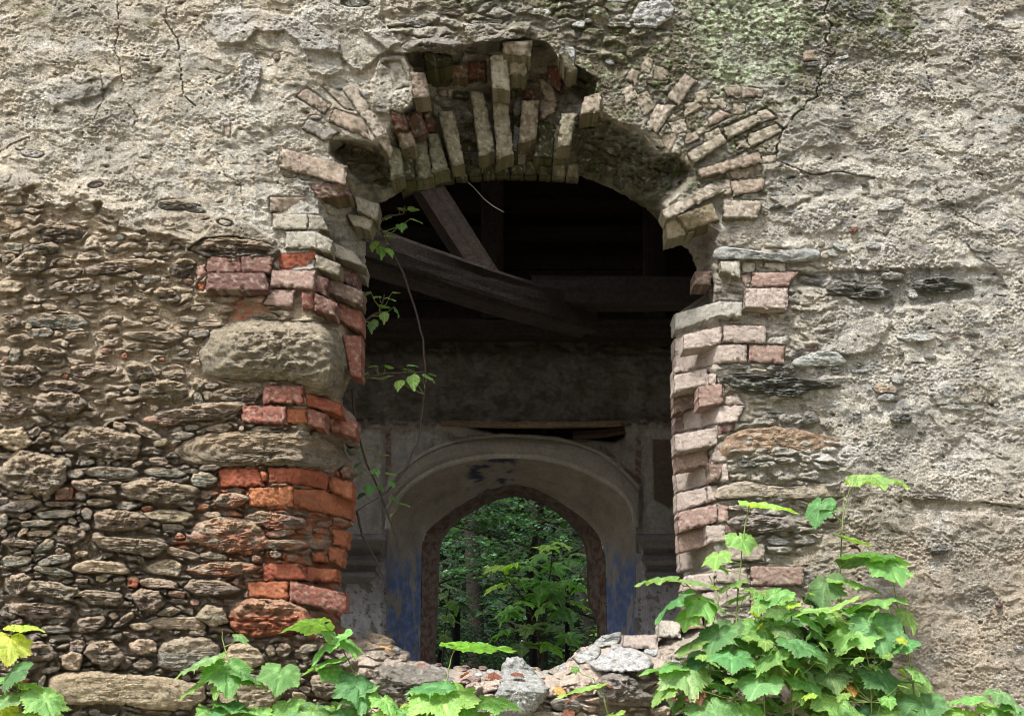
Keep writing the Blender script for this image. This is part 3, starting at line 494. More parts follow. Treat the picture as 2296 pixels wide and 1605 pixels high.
es(A9, "b 500 190 420 220 0;b 80 210 260 170 8;s 115 470 270 200 5;g 1590 150 90 110 10;b 1900 110 400 160 0;b 1570 265 740 130 -8;s 960 370 130 65 15;r 1300 320 370 90 0;g 1540 380 150 60 -5;s 1190 425 270 70 22;g 1470 440 210 75 -12;s 1290 500 130 60 -20;b 1765 385 250 70 -3;s 1938 386 62 60 0;g 2090 402 170 65 0;b 810 510 620 240 6;b 250 745 560 330 6;g 530 660 140 75 18;g 602 752 145 80 -5;g 500 740 75 70 0;g 900 742 420 105 3;g 1335 745 350 90 4;g 1525 728 145 40 0;b 1270 650 160 80 0;s 1100 670 130 40 -25;g 930 672 95 45 0;g 820 668 80 35 0;s 920 826 150 32 0;g 1630 800 230 115 -5;b 745 860 390 140 9;b 1290 900 640 200 6;r 510 905 140 100 0;g 652 922 100 80 0;s 190 935 180 45 -5;g 370 940 90 70 0;g 30 970 110 65 0;g 170 1005 330 95 -9;b 480 990 270 50 0;b 820 980 250 85 0;g 440 1075 335 68 -4;g 312 1148 312 65 -4;s 320 1230 230 55 -3;s 182 1220 150 50 -33;b 200 1092 130 60 0;g 30 1125 75 120 0;b 30 1225 70 80 0;g 680 1172 95 80 10;g 700 1072 110 110 15;b 580 1130 90 75 0;g 368 1332 200 90 -28;g 180 1383 190 42 -12;b 165 1312 310 70 5;b 480 1372 90 60 0;b 960 1130 440 180 3;b 590 1240 260 160 5;b 790 1262 110 85 0;b 1030 1320 640 160 6;s 662 1392 120 55 0;s 1360 1085 430 100 4;g 1392 1178 185 65 5;s 1700 1080 165 45 0;o 1180 1030 110 50 0;o 1640 1012 100 55 0;o 1440 1252 110 70 0;b 1850 1225 640 280 6;s 1480 1392 330 70 14;b 1720 1412 240 65 8;g 130 1452 290 95 -3;g 430 1440 290 85 -12;g 420 1530 340 70 9;s 1320 1500 350 145 3;b 1800 1515 580 140 0;b 2060 1432 100 60 0;b 480 620 110 40 -10;b 60 610 150 60 5")
ps(A9, 's', [(570,1490),(700,1440),(960,1455),(1010,1470),(1055,1545),(1020,1560),(800,1545),(650,1545),(565,1530)], .05)
ps(D0, 'b', [(385,1010),(420,980),(480,968),(560,966),(650,970),(720,978),(768,1005),(788,1040),(750,1055),(700,1050),(640,1042),(560,1044),(500,1047),(420,1040)], .035, .8)
es(E9, "g 1150 430 130 60 0;g 1265 440 110 75 15;b 820 402 170 65 5;g 410 700 200 60 -4;g 600 670 110 42 0;g 725 672 110 42 3;g 910 668 210 45 2;g 1080 678 140 38 -5;g 1370 717 135 50 4;g 1240 685 110 32 0;b 1500 745 120 120 0;g 1540 512 110 45 0;g 1530 562 90 40 0;b 1445 1140 170 90 12;b 950 1130 500 140 5;b 1000 1320 450 100 2;b 925 1395 115 65 8;s 1060 1422 120 75 0;b 770 1432 110 60 0;b 500 1432 100 60 0;b 570 960 270 140 0;o 350 1020 100 60 0;g 960 1230 260 60 -8;b 1250 1320 170 90 10")
es(HH, "b 170 270 270 220 -15;b 480 330 560 180 5;b 720 345 130 110 0;b 780 240 150 60 0;b 970 400 450 170 5;g 1140 225 140 50 -5;o 1270 250 125 130 0;s 1520 260 390 100 4;b 1430 430 340 230 8;r 1690 365 190 80 3;r 1865 447 110 65 0;b 2010 310 560 160 3;b 1620 540 240 100 -8;s 2040 560 310 210 10;s 1700 650 620 130 0;b 400 520 690 150 2;g 540 700 300 75 0;b 800 715 110 45 0;b 880 640 340 150 0;b 1180 620 280 75 -37;s 1085 570 115 90 0;s 1350 680 230 75 0;b 1260 760 210 45 18;g 1430 750 85 50 0;b 1890 735 180 70 0;b 350 920 420 190 5;b 740 865 150 150 0;b 880 830 120 55 -10;b 1010 930 450 230 4;s 690 1010 220 190 10;s 1370 870 290 150 -10;b 1040 1065 170 60 0;b 1200 1030 140 110 -30;b 1370 1042 240 140 0;g 490 1088 205 65 -12;g 400 1210 70 150 25;b 60 1060 240 110 0;b 820 1095 100 40 0;b 120 800 260 120 10")
ps(HH, 'g', [(1495,900),(1560,830),(1750,770),(2010,780),(2110,870),(2090,1010),(1950,1110),(1800,1120),(1620,1090),(1505,1060)], .05)
ps(HH, 's', [(445,1250),(470,1150),(640,1110),(920,1095),(1150,1120),(1300,1130),(1640,1160),(1900,1250),(1910,1370),(1700,1480),(1400,1470),(1200,1430),(950,1415),(700,1430),(520,1380)], .06, .5)
ps(T9, 'o', [(650,180),(700,60),(860,20),(1200,40),(1380,110),(1480,230),(1440,320),(1180,370),(900,400),(720,350),(655,290)], .05, 1.3)
ps(T9, 's', [(600,560),(680,450),(830,440),(960,520),(1010,640),(900,690),(700,700),(580,650)], .05)
ps(T9, 's', [(650,800),(800,740),(980,750),(1150,830),(1180,960),(1050,1080),(850,1130),(600,1100),(560,950)], .06)
ps(T9, 's', [(-60,880),(150,790),(420,850),(450,980),(300,1080),(60,1100),(-60,1060)], .05)
es(T9, "b 1555 205 300 110 22;s 1060 520 110 130 -10;b 1190 520 160 150 -25;b 1350 400 110 60 20;b 1260 640 160 70 5;b 1560 860 260 240 0;b 1280 890 130 80 0;b 1390 890 130 80 10;b 1330 810 180 80 0;s 1330 960 180 90 20;b 250 790 120 60 0")
ps(U9, 'n', [(95,700),(250,650),(520,660),(800,700),(900,780),(1000,860),(880,960),(760,1020),(500,1060),(300,1000),(140,900),(80,780)], .05, 1.4)
es(U9, "s 200 430 260 120 18;p 290 540 170 100 12;p 410 600 110 70 5;p 560 645 170 50 2;g 600 1080 300 140 0;g 1150 1090 200 120 0")
ps(S12, 'w', [(0,1200),(60,1150),(200,1120),(330,1190),(370,1260),(330,1300),(150,1310),(-20,1300),(-90,1250)], .09, 1.5)
ps(S12, 'n', [(-50,1380),(40,1310),(180,1300),(260,1360),(310,1440),(420,1490),(400,1540),(200,1545),(0,1530)], .09, 1.4)
es(U9, "w 120 400 180 90 20;s 60 480 200 100 0;p 240 470 170 90 15;w 330 520 130 90 20;s 420 560 120 70 10;w 620 660 120 40 5;w 720 690 160 40 8;p 950 700 120 60 0;r 1010 690 90 50 10;p 1080 720 110 60 -10;w 1120 760 150 50 -15;r 1180 690 120 50 10;w 1250 720 90 50 0;s 1200 790 160 60 0;w 1750 740 140 60 0;s 1850 720 120 50 -8;w 1930 690 120 70 -35")
es(S12, "w 60 1090 220 90 -14;w 160 1160 260 110 0;w -80 1190 200 120 -20;s 440 1180 130 110 0;w 350 1160 120 80 10;w 500 1260 160 90 0;n 430 1340 140 80 20")
es(D0, "q 1320 300 50 34 30;q 1372 330 60 30 28;q 1310 350 44 30 10;q 1420 350 60 34 35;q 1360 378 56 26 20;q 1452 392 60 30 40;q 1410 408 40 22 30;q 1490 420 50 30 50;q 1290 300 24 60 5;q 1340 275 50 24 20;q 830 350 46 26 30;q 800 340 30 30 0;q 850 400 44 30 40;q 790 372 40 22 20")
# stones showing through the render
ps(R4, 'w', [(715,560),(790,530),(1000,560),(1180,585),(1300,572),(1480,540),(1560,560),(1592,600),(1560,640),(1350,668),(1100,640),(820,640),(740,705),(712,690)], .035, .6)
es(R4, "k 910 470 210 60 5;g 1230 512 190 50 5;w 1680 598 140 38 12;g 1800 640 80 20 -5;w 1920 633 75 26 0;w 1730 538 140 45 24;w 2000 525 140 60 15;w 1550 222 150 55 -10;g 1205 125 120 42 20;k 1390 155 210 28 -3;k 1260 208 245 50 -14;w 1350 246 160 45 -8;g 1380 1372 140 40 0;w 900 1500 330 38 0;w 1900 1530 205 28 0;g 1710 1540 120 30 -3;s 1130 260 80 45 0;g 1580 515 80 50 -20;w 1890 705 60 25 30")
ps(R4, 'w', [(1322,1470),(1400,1420),(1560,1370),(1640,1355),(1740,1390),(1800,1470),(1700,1495),(1500,1495),(1360,1505)], .025, .7)
ps(R9, 't', [(742,690),(820,610),(930,560),(1200,525),(1400,550),(1560,590),(1740,620),(1700,700),(1500,742),(1320,720),(1280,745),(1000,750),(760,780)], .014, .8)
ps(R9, 'p', [(690,1085),(760,1020),(860,985),(1000,965),(1120,1000),(1300,1020),(1400,1015),(1560,985),(1800,985),(1760,1105),(1400,1120),(1250,1105),(1000,1100),(720,1125)], .02, .6)
ps(R9, 'k', [(742,110),(900,95),(1150,120),(1500,150),(1800,180),(1720,215),(1500,240),(1400,310),(1250,290),(1050,270),(880,240),(780,200)], .02, 1.3)
es(R9, "s 905 1185 180 50 3;b 1120 1312 660 150 2;w 1240 1455 225 65 3;g 1400 1412 90 35 0;g 1480 1457 185 48 -3;g 1490 472 190 130 18;g 1630 520 55 100 0;k 980 830 230 90 10;g 1170 785 120 40 0;w 2190 160 120 60 5;p 2040 230 140 60 20;w 2110 300 180 60 0;g 2180 460 120 110 0;k 1180 440 240 60 -5;g 1580 85 80 30 0")
ps(ZC, 'w', [(475,110),(530,20),(620,0),(720,-20),(765,60),(740,125),(640,190),(500,190)], .016, .9)
es(ZC, "w 1945 207 100 28 15;w 2022 247 145 26 3;w 1842 243 100 16 5;g 2030 305 150 60 0;k 1670 430 140 36 -5;g 1672 462 110 22 -8;w 1890 385 95 24 -12;k 1960 625 200 45 -8;g 1800 620 75 20 0;g 1890 835 190 38 0;w 2200 1385 190 40 -8;w 130 165 110 50 5;g 190 140 70 40 0;w 400 0 260 40 0;g 250 75 140 50 0;g 1850 590 90 40 10;g 1950 720 140 60 10;b 1800 335 90 60 0;g 2040 100 180 70 -5;g 350 140 80 40 0")
es(ZB, "w 500 20 200 60 0;w 1720 78 220 40 2;g 1400 160 300 90 -5;g 900 150 200 70 10;g 700 150 100 25 -10;b 1150 80 260 60 0;w 560 620 110 40 35;w 240 785 110 32 5;g 60 1160 130 55 8;g 165 1180 100 55 12;k 1890 350 60 80 0")
ps(N1, 'n', [(-20,270),(60,160),(300,130),(520,130),(640,190),(660,240),(600,330),(400,320),(200,300),(60,290)], .075, 1.5)
ps(N1, 'n', [(720,220),(780,140),(900,110),(1100,60),(1240,90),(1270,150),(1100,170),(980,190),(860,220)], .05, 1.5)
es(N1, "w 1740 350 130 230 0;w 1190 1140 75 330 3;g 1200 850 110 200 0;g 380 760 90 100 0;w 2150 390 120 70 20")
es(D0, "w 2052 758 112 17 0;g 2180 748 50 12 0;w 1955 552 36 17 5;w 1998 466 60 14 -5;k 2022 937 62 26 5;w 1868 824 40 10 0;g 2000 620 60 20 0;k 2110 640 150 40 3;k 1930 655 170 36 5;g 2085 800 40 12 5;g 2200 560 60 12 8;g 2120 455 50 10 0;k 2110 1230 60 24 -15;r 2240 1353 16 26 0;g 215 415 38 14 -8;g 440 470 60 16 5;k 400 458 110 28 0;w 505 500 40 16 10;g 205 292 30 12 -5;k 95 560 110 30 -6;w 70 345 60 18 5;g 620 128 20 18 0;p 1990 870 60 20 10;b 2085 1115 140 16 2;k 1760 830 90 26 0")

SINK = [([z(*p) for p in pts], -.004, 6) for z, col, pts, pr, rough, deep in BR if pr > 0]
for s in ST:
    if s[0](*((s[2][0], s[2][1]) if len(s) == 3 else s[2][0]))[0] > 800: continue
    if len(s) == 3:
        cx_, cy_, w_, h_, rot, _ = s[2]; f = s[0](1, 0)[0] - s[0](0, 0)[0]; q_ = np.array(s[0](cx_, cy_)); t = np.arange(9) / 9 * 6.283; aa, bb = w_ * f / 2 * np.cos(t), h_ * f / 2 * np.sin(t)
        SINK.append((np.stack([q_[0] + aa * math.cos(R(rot)) - bb * math.sin(R(rot)), q_[1] + aa * math.sin(R(rot)) + bb * math.cos(R(rot))], -1), -.002, 2))
    else: SINK.append((np.array([s[0](*p) for p in s[2]]), -.002, 2))
fx = np.arange(-70, 2372, 2.15); fy = np.arange(-70, 1680, 2.15)
xs = np.concatenate([np.linspace(-2600, -760, 24), np.arange(-740, -74, 5.5), fx, np.arange(2376, 3040, 5.5), np.linspace(3060, 4900, 24)])
ys = np.concatenate([np.linspace(-1350, -640, 12), np.arange(-620, -74, 6.), fy, np.arange(1684, 1990, 6.), np.linspace(2000, 2520, 10)])
GX, GY = np.meshgrid(xs, ys, indexing='ij'); gx, gy = GX.ravel(), GY.ravel()
Y0, H, C = wall_surface(gx, gy)
hs_ = poly_sd(gx + 3 * fbm(gx / 12, gy / 12, 5, 2), gy + 3 * fbm(gx / 12, gy / 12, 6, 2), HOLE)
tt = np.clip(Y0 / T, 0, 1)
V = P(gx, gy, np.minimum(Y0, T + .1) - H * (1 - .3 * tt))
faces = grid_faces(len(xs), len(ys)); keep = (hs_ < 0)[faces].all(1); faces = faces[keep]
# border of the opening, carried back through the wall and outward behind it
e = np.concatenate([faces[:, [0, 1]], faces[:, [1, 2]], faces[:, [2, 3]], faces[:, [3, 0]]])
key = np.minimum(e[:, 0], e[:, 1]).astype(np.int64) * len(gx) + np.maximum(e[:, 0], e[:, 1])
u_, idx, cnt = np.unique(key, return_index=True, return_counts=True); be = e[idx[cnt == 1]]
inn = (np.abs(hs_[be]) < 12).all(1); be = be[inn]
bv = np.unique(be); mp_ = np.full(len(gx), -1); nb = len(gx)
cxh, cyh = 1160, 950; dx, dy = gx[bv] - cxh, gy[bv] - cyh; dl = np.hypot(dx, dy)
ring1 = P(gx[bv] + dx / dl * 6, gy[bv] + dy / dl * 6, V[bv, 1] + .05); ring2 = P(gx[bv] + dx / dl * 90, gy[bv] + dy / dl * 90, np.full(len(bv), .62))
mp_[bv] = np.arange(len(bv)); m = len(bv); a, b = mp_[be[:, 0]], mp_[be[:, 1]]
f1 = np.stack([be[:, 1], be[:, 0], nb + a, nb + b], -1); f2 = np.stack([nb + b, nb + a, nb + m + a, nb + m + b], -1)
cb = np.tile(lin((110, 90, 64)), (m, 1))
wmesh('wall_face', np.concatenate([V, ring1, ring2]), [faces, f1, f2], M['plaster'], np.concatenate([C, C[bv] * .8, cb]))
# back of the wall (room side) with the same opening
bo = MB(); pts = [(p[0] + (p[0] - 1160) / np.hypot(p[0] - 1160, p[1] - 950) * 90, p[1] + (p[1] - 950) / np.hypot(p[0] - 1160, p[1] - 950) * 90) for p in HOLE]
hv = P(np.array([p[0] for p in pts]), np.array([p[1] for p in pts]), np.full(len(pts), .625))
ang = np.array([math.atan2(p[1] - 950, p[0] - 1160) for p in HOLE]); r_ = 1600 / np.maximum(np.abs(np.cos(ang)) * .55, np.abs(np.sin(ang)))
ov = P(1160 + np.cos(ang) * r_, np.clip(950 + np.sin(ang) * r_, -1350, 2300), np.full(len(pts), .625)); n = len(pts)
bo.add(np.concatenate([hv, ov]), [(i, (i + 1) % n, n + (i + 1) % n, n + i) for i in range(n)], lin((120, 104, 84)))
o = bo.build('wall_back', M['inner'], ruin); o.location = (0, -.3, 0)


def stone_arrays(k, s):
    z, kind = s[0], s[1]; rnd = np.random.RandomState(k + 5)
    if len(s) == 3:
        cx_, cy_, w_, h_, rot, pr = s[2]; zc = np.array(z(cx_, cy_)); f = z(1, 0)[0] - z(0, 0)[0]; gz = 1.09 if zc[0] < 800 and zc[1] > 850 else 1; a, b = w_ * f / 2 * gz, h_ * f / 2 * gz
        n = rnd.randint(5, 9); th = np.sort((np.arange(n) + rnd.uniform(-.33, .33, n)) / n * 2 * np.pi)
        rr = rnd.uniform(.80, 1.14, n); sq = 1 / (np.abs(np.cos(th)) ** 2.6 + np.abs(np.sin(th)) ** 2.6) ** (1 / 2.6)
        px_, py_ = a * np.cos(th) * rr * sq, b * np.sin(th) * rr * sq; c, s_ = math.cos(R(rot)), math.sin(R(rot))
        poly = np.stack([zc[0] + px_ * c - py_ * s_, zc[1] + px_ * s_ + py_ * c], -1)
        if pr is None: pr = min(.065, .020 + b * .0013) * rnd.uniform(.6, 1.25) * (.6 + .4 * ss(800, 1050, zc[1]))
        flat = cx_ > 0 and zc[0] > 1560; fl = 1.
        if flat or (zc[1] < 560 and zc[0] < 1700): pr *= .5
    else: poly = np.array([z(*p) for p in s[2]]); pr = s[3]; fl = s[4]
    c0 = poly.mean(0); span = np.ptp(poly, 0)
    na = int(np.clip(span.sum() * 2 / 3.2, 20, 150)); nr = int(np.clip(max(span) / 2 / 3.6, 4, 44))
    th = np.arange(na) / na * 2 * np.pi; r = np.full(na, 1e9)
    d = np.stack([np.cos(th), np.sin(th)], -1)
    for i in range(len(poly)):
        p, q = poly[i] - c0, poly[(i + 1) % len(poly)] - c0; e = q - p
        den = d[:, 0] * e[1] - d[:, 1] * e[0]; den = np.where(np.abs(den) < 1e-9, 1e-9, den)
        t = (p[0] * e[1] - p[1] * e[0]) / den; u = (p[0] * d[:, 1] - p[1] * d[:, 0]) / den
        ok = (t > 0) & (u >= -1e-6) & (u <= 1 + 1e-6); r = np.where(ok, np.minimum(r, t), r)
    r = np.where(r > 1e8, np.median(r), r)
    for _ in range(1): r = (np.roll(r, 1) + 2 * r + np.roll(r, -1)) / 4
    rho = 1 - (1 - np.linspace(0, 1, nr + 1)[1:]) ** 1.35
    m = min(span)
    RR = rho[:, None] * r[None]; X = c0[0] + RR * d[:, 0]; Yy = c0[1] + RR * d[:, 1]
    X = np.concatenate([[c0[0]], X.ravel()]); Yy = np.concatenate([[c0[1]], Yy.ravel()]); rh = np.concatenate([[0], np.repeat(rho, na)])
    wob = (1.5 + m * .02) * ss(.5, 1, rh); X = X + wob * fbm(X / 11, Yy / 11, k, 3) * 1.6; Yy = Yy + wob * fbm(X / 11, Yy / 9, k + 50, 3) * 1.4
    prof = (1 - rh ** 10) ** .5 if kind != 'n' else (1 - rh ** 3.2) ** .8; w1, w2, wi = worley((X + 9 * fbm(X / 20, Yy / 20, k, 2)) / 30, Yy / 17, k + 61)
    tilt = rnd.uniform(-.12, .12, 2)
    h = pr * prof * (1 + tilt[0] * (X - c0[0]) / span[0] + tilt[1] * (Yy - c0[1]) / span[1] * 3)
    rough = {'g': .6, 'w': .6, 's': .75, 't': .6, 'p': .6}.get(kind, 1.25) * fl; am = min(1, m / 40)
    ns = (.006 if kind == 'n' else .0) * fbm(X / 12, Yy / 9, k + 5, 4) * 1.5 + .010 * am * fbm(X / 34, Yy / 18, k + 3, 4) + (.010 if kind in 'gbdk' else .001 if kind == 'n' else .005) * am * (ridge(X / 38, Yy / 5.5, k + 9, 3) - .4) + .0055 * fbm(X / 7, Yy / 5, k + 15, 3) + (.010 if kind == 'n' else .020) * am * (.45 - w1) * (.4 + wi)
    fct = fbm(X / 26, Yy / 15, k + 23, 2) * 3; ns = ns + .005 * am * (np.floor(fct) + ss(0, .2, fct - np.floor(fct)))
    h = h + rough * ns * prof - (.022 if c0[0] < 900 else .010) * (rh > .995)
    Yd = base(X, Yy); Yd = Yd * .6 + Yd[0] * .4 if np.ptp(Yd) < .2 else Yd
    V0 = P(X, Yy, Yd - h); last = V0[-na:].copy(); last[:, 1] += .06; V0 = np.concatenate([V0, last])
    j = np.arange(na); F3 = np.stack([np.zeros(na, int), 1 + (j + 1) % na, 1 + j], -1); F4 = []
    for q in range(nr):
        a_ = 1 + q * na; b_ = a_ + na; F4.append(np.stack([a_ + j, a_ + (j + 1) % na, b_ + (j + 1) % na, b_ + j], -1))
    c0_ = lin(SK[kind]) * rnd.uniform(.82, 1.15) * (1 + rnd.uniform(-.05, .05, 3)); X2 = np.concatenate([X, X[-na:]]); Y2 = np.concatenate([Yy, Yy[-na:]])
    Cc = np.tile(c0_, (len(X2), 1)) * (1 + .35 * fbm(X2 / 24, Y2 / 10, k + 31, 4))[:, None]
    Cc = tmix(Cc, ss(.1, .45, fbm(X2 / 17, Y2 / 11, k + 33, 4)) * .55, (178, 152, 114) if X2[0] < 900 else (190, 184, 166))
    Cc = tmix(Cc, ss(.05, .4, fbm(X2 / 12, Y2 / 7, k + 35, 3)) * .6, (78, 74, 70))
    if kind == 'o' or (500 < X2[0] < 790 and 1040 < Y2[0] < 1420): Cc = tmix(Cc, ss(-.3, .25, fbm(X2 / 40, Y2 / 20, k + 37, 3)) * .62, (188, 104, 64))
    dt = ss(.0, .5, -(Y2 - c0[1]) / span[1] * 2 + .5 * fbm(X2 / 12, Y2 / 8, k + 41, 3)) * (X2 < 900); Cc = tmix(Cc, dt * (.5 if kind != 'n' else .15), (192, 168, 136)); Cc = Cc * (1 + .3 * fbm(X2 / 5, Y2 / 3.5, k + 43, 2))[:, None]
    return V0, [F3] + F4, grey(Cc, .13 if c0[0] < 900 else .4, 1.12), span[0] * span[1]
SA = [stone_arrays(k, s) for k, s in enumerate(ST)]
big = set(sorted(range(len(SA)), key=lambda i: -SA[i][3])[:99])
# small chips between: scattered, never on a placed stone or brick
occ = np.zeros((2300, 1700), bool)
def mark(poly, grow=3):
    poly = np.asarray(poly); x0, y0 = np.floor(poly.min(0)).astype(int) - grow; x1, y1 = np.ceil(poly.max(0)).astype(int) + grow
    x0, y0, x1, y1 = max(0, x0), max(0, y0), min(2299, x1), min(1699, y1)
    if x1 <= x0 or y1 <= y0: return
    a, b = np.meshgrid(np.arange(x0, x1), np.arange(y0, y1), indexing='ij'); occ[x0:x1, y0:y1] |= poly_sd(a.astype(float), b.astype(float), poly) > -grow
for s in ST:
    if len(s) == 3:
        cx_, cy_, w_, h_, rot, _ = s[2]; f = s[0](1, 0)[0] - s[0](0, 0)[0]; c = np.array(s[0](cx_, cy_)); t = np.arange(10) / 10 * 6.283; a, b = w_ * f / 2 * np.cos(t), h_ * f / 2 * np.sin(t)
        mark(np.stack([c[0] + a * math.cos(R(rot)) - b * math.sin(R(rot)), c[1] + a * math.sin(R(rot)) + b * math.cos(R(rot))], -1))
    else: mark([s[0](*p) for p in s[2]])
for b_ in BR: mark([b_[0](*p) for p in b_[2]])
rnd = random.Random(4); small = []
sd_r = None
tries = 0
while tries < 11000:
    tries += 1
    x, y = rnd.uniform(0, 2290), rnd.uniform(0, 1600)
    inr = poly_sd(np.array([x]), np.array([y]), RUB)[0] > 0 and x < 780
    if not inr and x < 1560: continue
    if not inr and rnd.random() > .018 + .12 * (x > 1600 and 500 < y < 1000): continue
    if poly_sd(np.array([x]), np.array([y]), HOLE)[0] > -12 or (850 < x < 1600 and 80 < y < 460): continue
    w_, h_ = (rnd.uniform(12, 66) * (1 - tries / 22000), 0) if inr else (rnd.uniform(8, 26), 0); h_ = w_ * rnd.uniform(.28, .6) * (1 if w_ < 30 else .8)
    xi, yi = int(x), int(y); ax, ay = int(w_ / 2), int(h_ / 2)
    if occ[max(0, xi - ax):xi + ax + 1, max(0, yi - ay):yi + ay + 1].any(): continue
    occ[max(0, xi - ax):xi + ax + 1, max(0, yi - ay):yi + ay + 1] = True
    kd = rnd.choice('gbbbdsg' if inr else 'ggwwk')
    small.append((D0, kd if rnd.random() > .03 else 'o', [x, y, w_, h_, rnd.uniform(-16, 16), None if inr else .008]))
vs_, fs3, fs4, cs_, off = [], [], [], [], 0
def app(t):
    global off
    vs_.append(t[0]); cs_.append(t[2])
    fs3.append(t[1][0] + off); fs4.extend(f + off for f in t[1][1:]); off += len(t[0])
for i, t in enumerate(SA):
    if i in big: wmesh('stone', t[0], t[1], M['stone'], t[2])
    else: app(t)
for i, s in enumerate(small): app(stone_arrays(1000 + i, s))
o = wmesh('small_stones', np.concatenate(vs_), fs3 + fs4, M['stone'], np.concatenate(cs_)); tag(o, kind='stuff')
print('stones', len(ST), 'bricks', len(BR), 'small', len(small), 'verts', len(gx))
# ---------------------------------------------------------------- ground
m_, n_, b_, o_ = mat_new('leaf_litter_ground'); L_ = n_.links.new
tc = nd(n_, 'ShaderNodeTexCoord'); no = nd(n_, 'ShaderNodeTexNoise', Scale=3.0, Detail=8.0); L_(tc.outputs['Object'], no.inputs['Vector'])
cr_ = nd(n_, 'ShaderNodeValToRGB'); cr_.color_ramp.elements[0].color = (.10, .085, .05, 1); cr_.color_ramp.elements[1].color = (.30, .26, .17, 1)
cr_.color_ramp.elements[0].position = .35; cr_.color_ramp.elements[1].position = .65
L_(no.outputs[0], cr_.inputs[0]); L_(cr_.outputs[0], b_.inputs['Base Color']); b_.inputs['Roughness'].default_value = .95
gm = MB(); gm.add([(-60, -60, 0), (60, -60, 0), (60, 60, 0), (-60, 60, 0)], [(0, 1, 2, 3)]); g_ = gm.build('ground', m_); tag(g_, kind='structure')

# ---------------------------------------------------------------- the room behind: gabled brick-and-plaster wall with a pointed arch
YI = 4.5
C0 = [(866,1960),(866,1600),(866,1400),(866,1188),(882,1126),(921,1083),(991,1044),(1069,1026),(1148,1022),(1226,1028),(1304,1051),(1374,1087),(1414,1122),(1428,1170),(1424,1300),(1423,1500),(1423,1960)]
C1 = [(944,1960),(944,1480),(946,1300),(948,1204),(968,1180),(1030,1134),(1108,1094),(1160,1085),(1226,1106),(1327,1177),(1355,1228),(1358,1300),(1359,1440),(1360,1960)]
C2 = [(972,1960),(974,1478),(983,1360),(985,1243),(991,1212),(1015,1177),(1062,1145),(1108,1122),(1152,1112),(1187,1118),(1234,1138),(1277,1173),(1308,1216),(1316,1243),(1316,1360),(1338,1380),(1340,1470),(1340,1960)]
def resample(c, n):
    c = np.array(c, float); pk = c[np.argmin(c[:, 1])].copy()
    for _ in range(3):
        q = np.empty((2 * len(c), 2)); q[0] = c[0]; q[-1] = c[-1]; q[1:-1:2] = c[:-1] * .75 + c[1:] * .25; q[2:-1:2] = c[:-1] * .25 + c[1:] * .75; c = q
    c = c * 1.; ap = np.argmin(c[:, 1]); out = []
    for part in (c[:ap + 1], c[ap:]):
        l = np.concatenate([[0], np.cumsum(np.hypot(*(part[1:] - part[:-1]).T))]); u = np.linspace(0, l[-1], n)
        out.append(np.stack([np.interp(u, l, part[:, 0]), np.interp(u, l, part[:, 1])], -1))
    return np.concatenate([out[0], out[1][1:]])
inner = empty('inner_wall', (0, 4.5, 0)); tag(inner, 'shadowed inner plaster wall with a pointed arch doorway and flaking blue paint', 'wall')
def imesh(name, V, F, mat, col, smooth=True):
    o = mesh(name, V, F, mat, inner, col, smooth, at=(0, 4.5, 0)); o.location = (0, 0, 0); return o
xs2 = np.concatenate([np.linspace(-330, 700, 40), np.arange(706, 1620, 3.2), np.linspace(1630, 2640, 40)])
ys2 = np.concatenate([np.arange(752, 1530, 3.2), np.linspace(1540, 1951, 30)])
A, B = np.meshgrid(xs2, ys2, indexing='ij'); x, y = A.ravel(), B.ravel()
top_ = 752; n2 = fbm(x / 60, y / 40, 201, 4); n3 = fbm(x / 16, y / 12, 203, 4)
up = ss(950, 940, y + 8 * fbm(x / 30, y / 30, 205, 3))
H = up * (.05 + .03 * n2 + .03 * ridge(x / 40, y / 20, 207, 4)) + (1 - up) * (.012 * n2 + .006 * n3) + .006 * n3
led = np.exp(-((y - 950 - 5 * fbm(x / 40, y * 0, 209, 3)) / 9) ** 2); H = H + led * (.06 + .06 * fbm(x / 18, y / 9, 211, 3))
rec = ss(-3, 3, poly_sd(x + 4 * n3, y + 4 * n2, [(1050,957),(1400,957),(1400,978),(1380,990),(1260,984),(1180,976),(1110,972)])); H -= rec * .10
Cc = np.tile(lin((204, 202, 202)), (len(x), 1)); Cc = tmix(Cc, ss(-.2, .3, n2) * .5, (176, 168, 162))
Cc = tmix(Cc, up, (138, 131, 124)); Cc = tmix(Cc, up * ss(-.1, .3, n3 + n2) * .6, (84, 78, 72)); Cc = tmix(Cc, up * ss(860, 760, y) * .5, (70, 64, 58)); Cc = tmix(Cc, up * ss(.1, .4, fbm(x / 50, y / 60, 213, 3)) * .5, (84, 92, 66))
Cc = tmix(Cc, led * .8 * ss(-.3, .3, n3), (92, 58, 46)); Cc = tmix(Cc, rec, (44, 34, 28))
low = ss(1180, 1260, y); Cc = tmix(Cc, low * .8, (206, 208, 216)); Cc = tmix(Cc, low * ss(.28, .36, fbm(x / 10, y / 9, 215, 3)) * .8, (96, 88, 84)); Cc = tmix(Cc, low * ss(.2, .3, fbm(x / 30, y / 34, 217, 3)) * .7, (128, 116, 104))
pil = ((x < 858) | (x > 1442)) & (y > 962) & (y < 1200); Cc = tmix(Cc, pil * .7, (204, 200, 196)); H = H + np.where((x < 858) | (x > 1442), .02, 0) * ss(955, 965, y)
Cc = tmix(Cc, ss(-2, 2, poly_sd(x + 3 * n3, y + 3 * n2, [(1462,985),(1530,985),(1530,1120),(1500,1140),(1466,1120)])) * .9, (120, 106, 94))
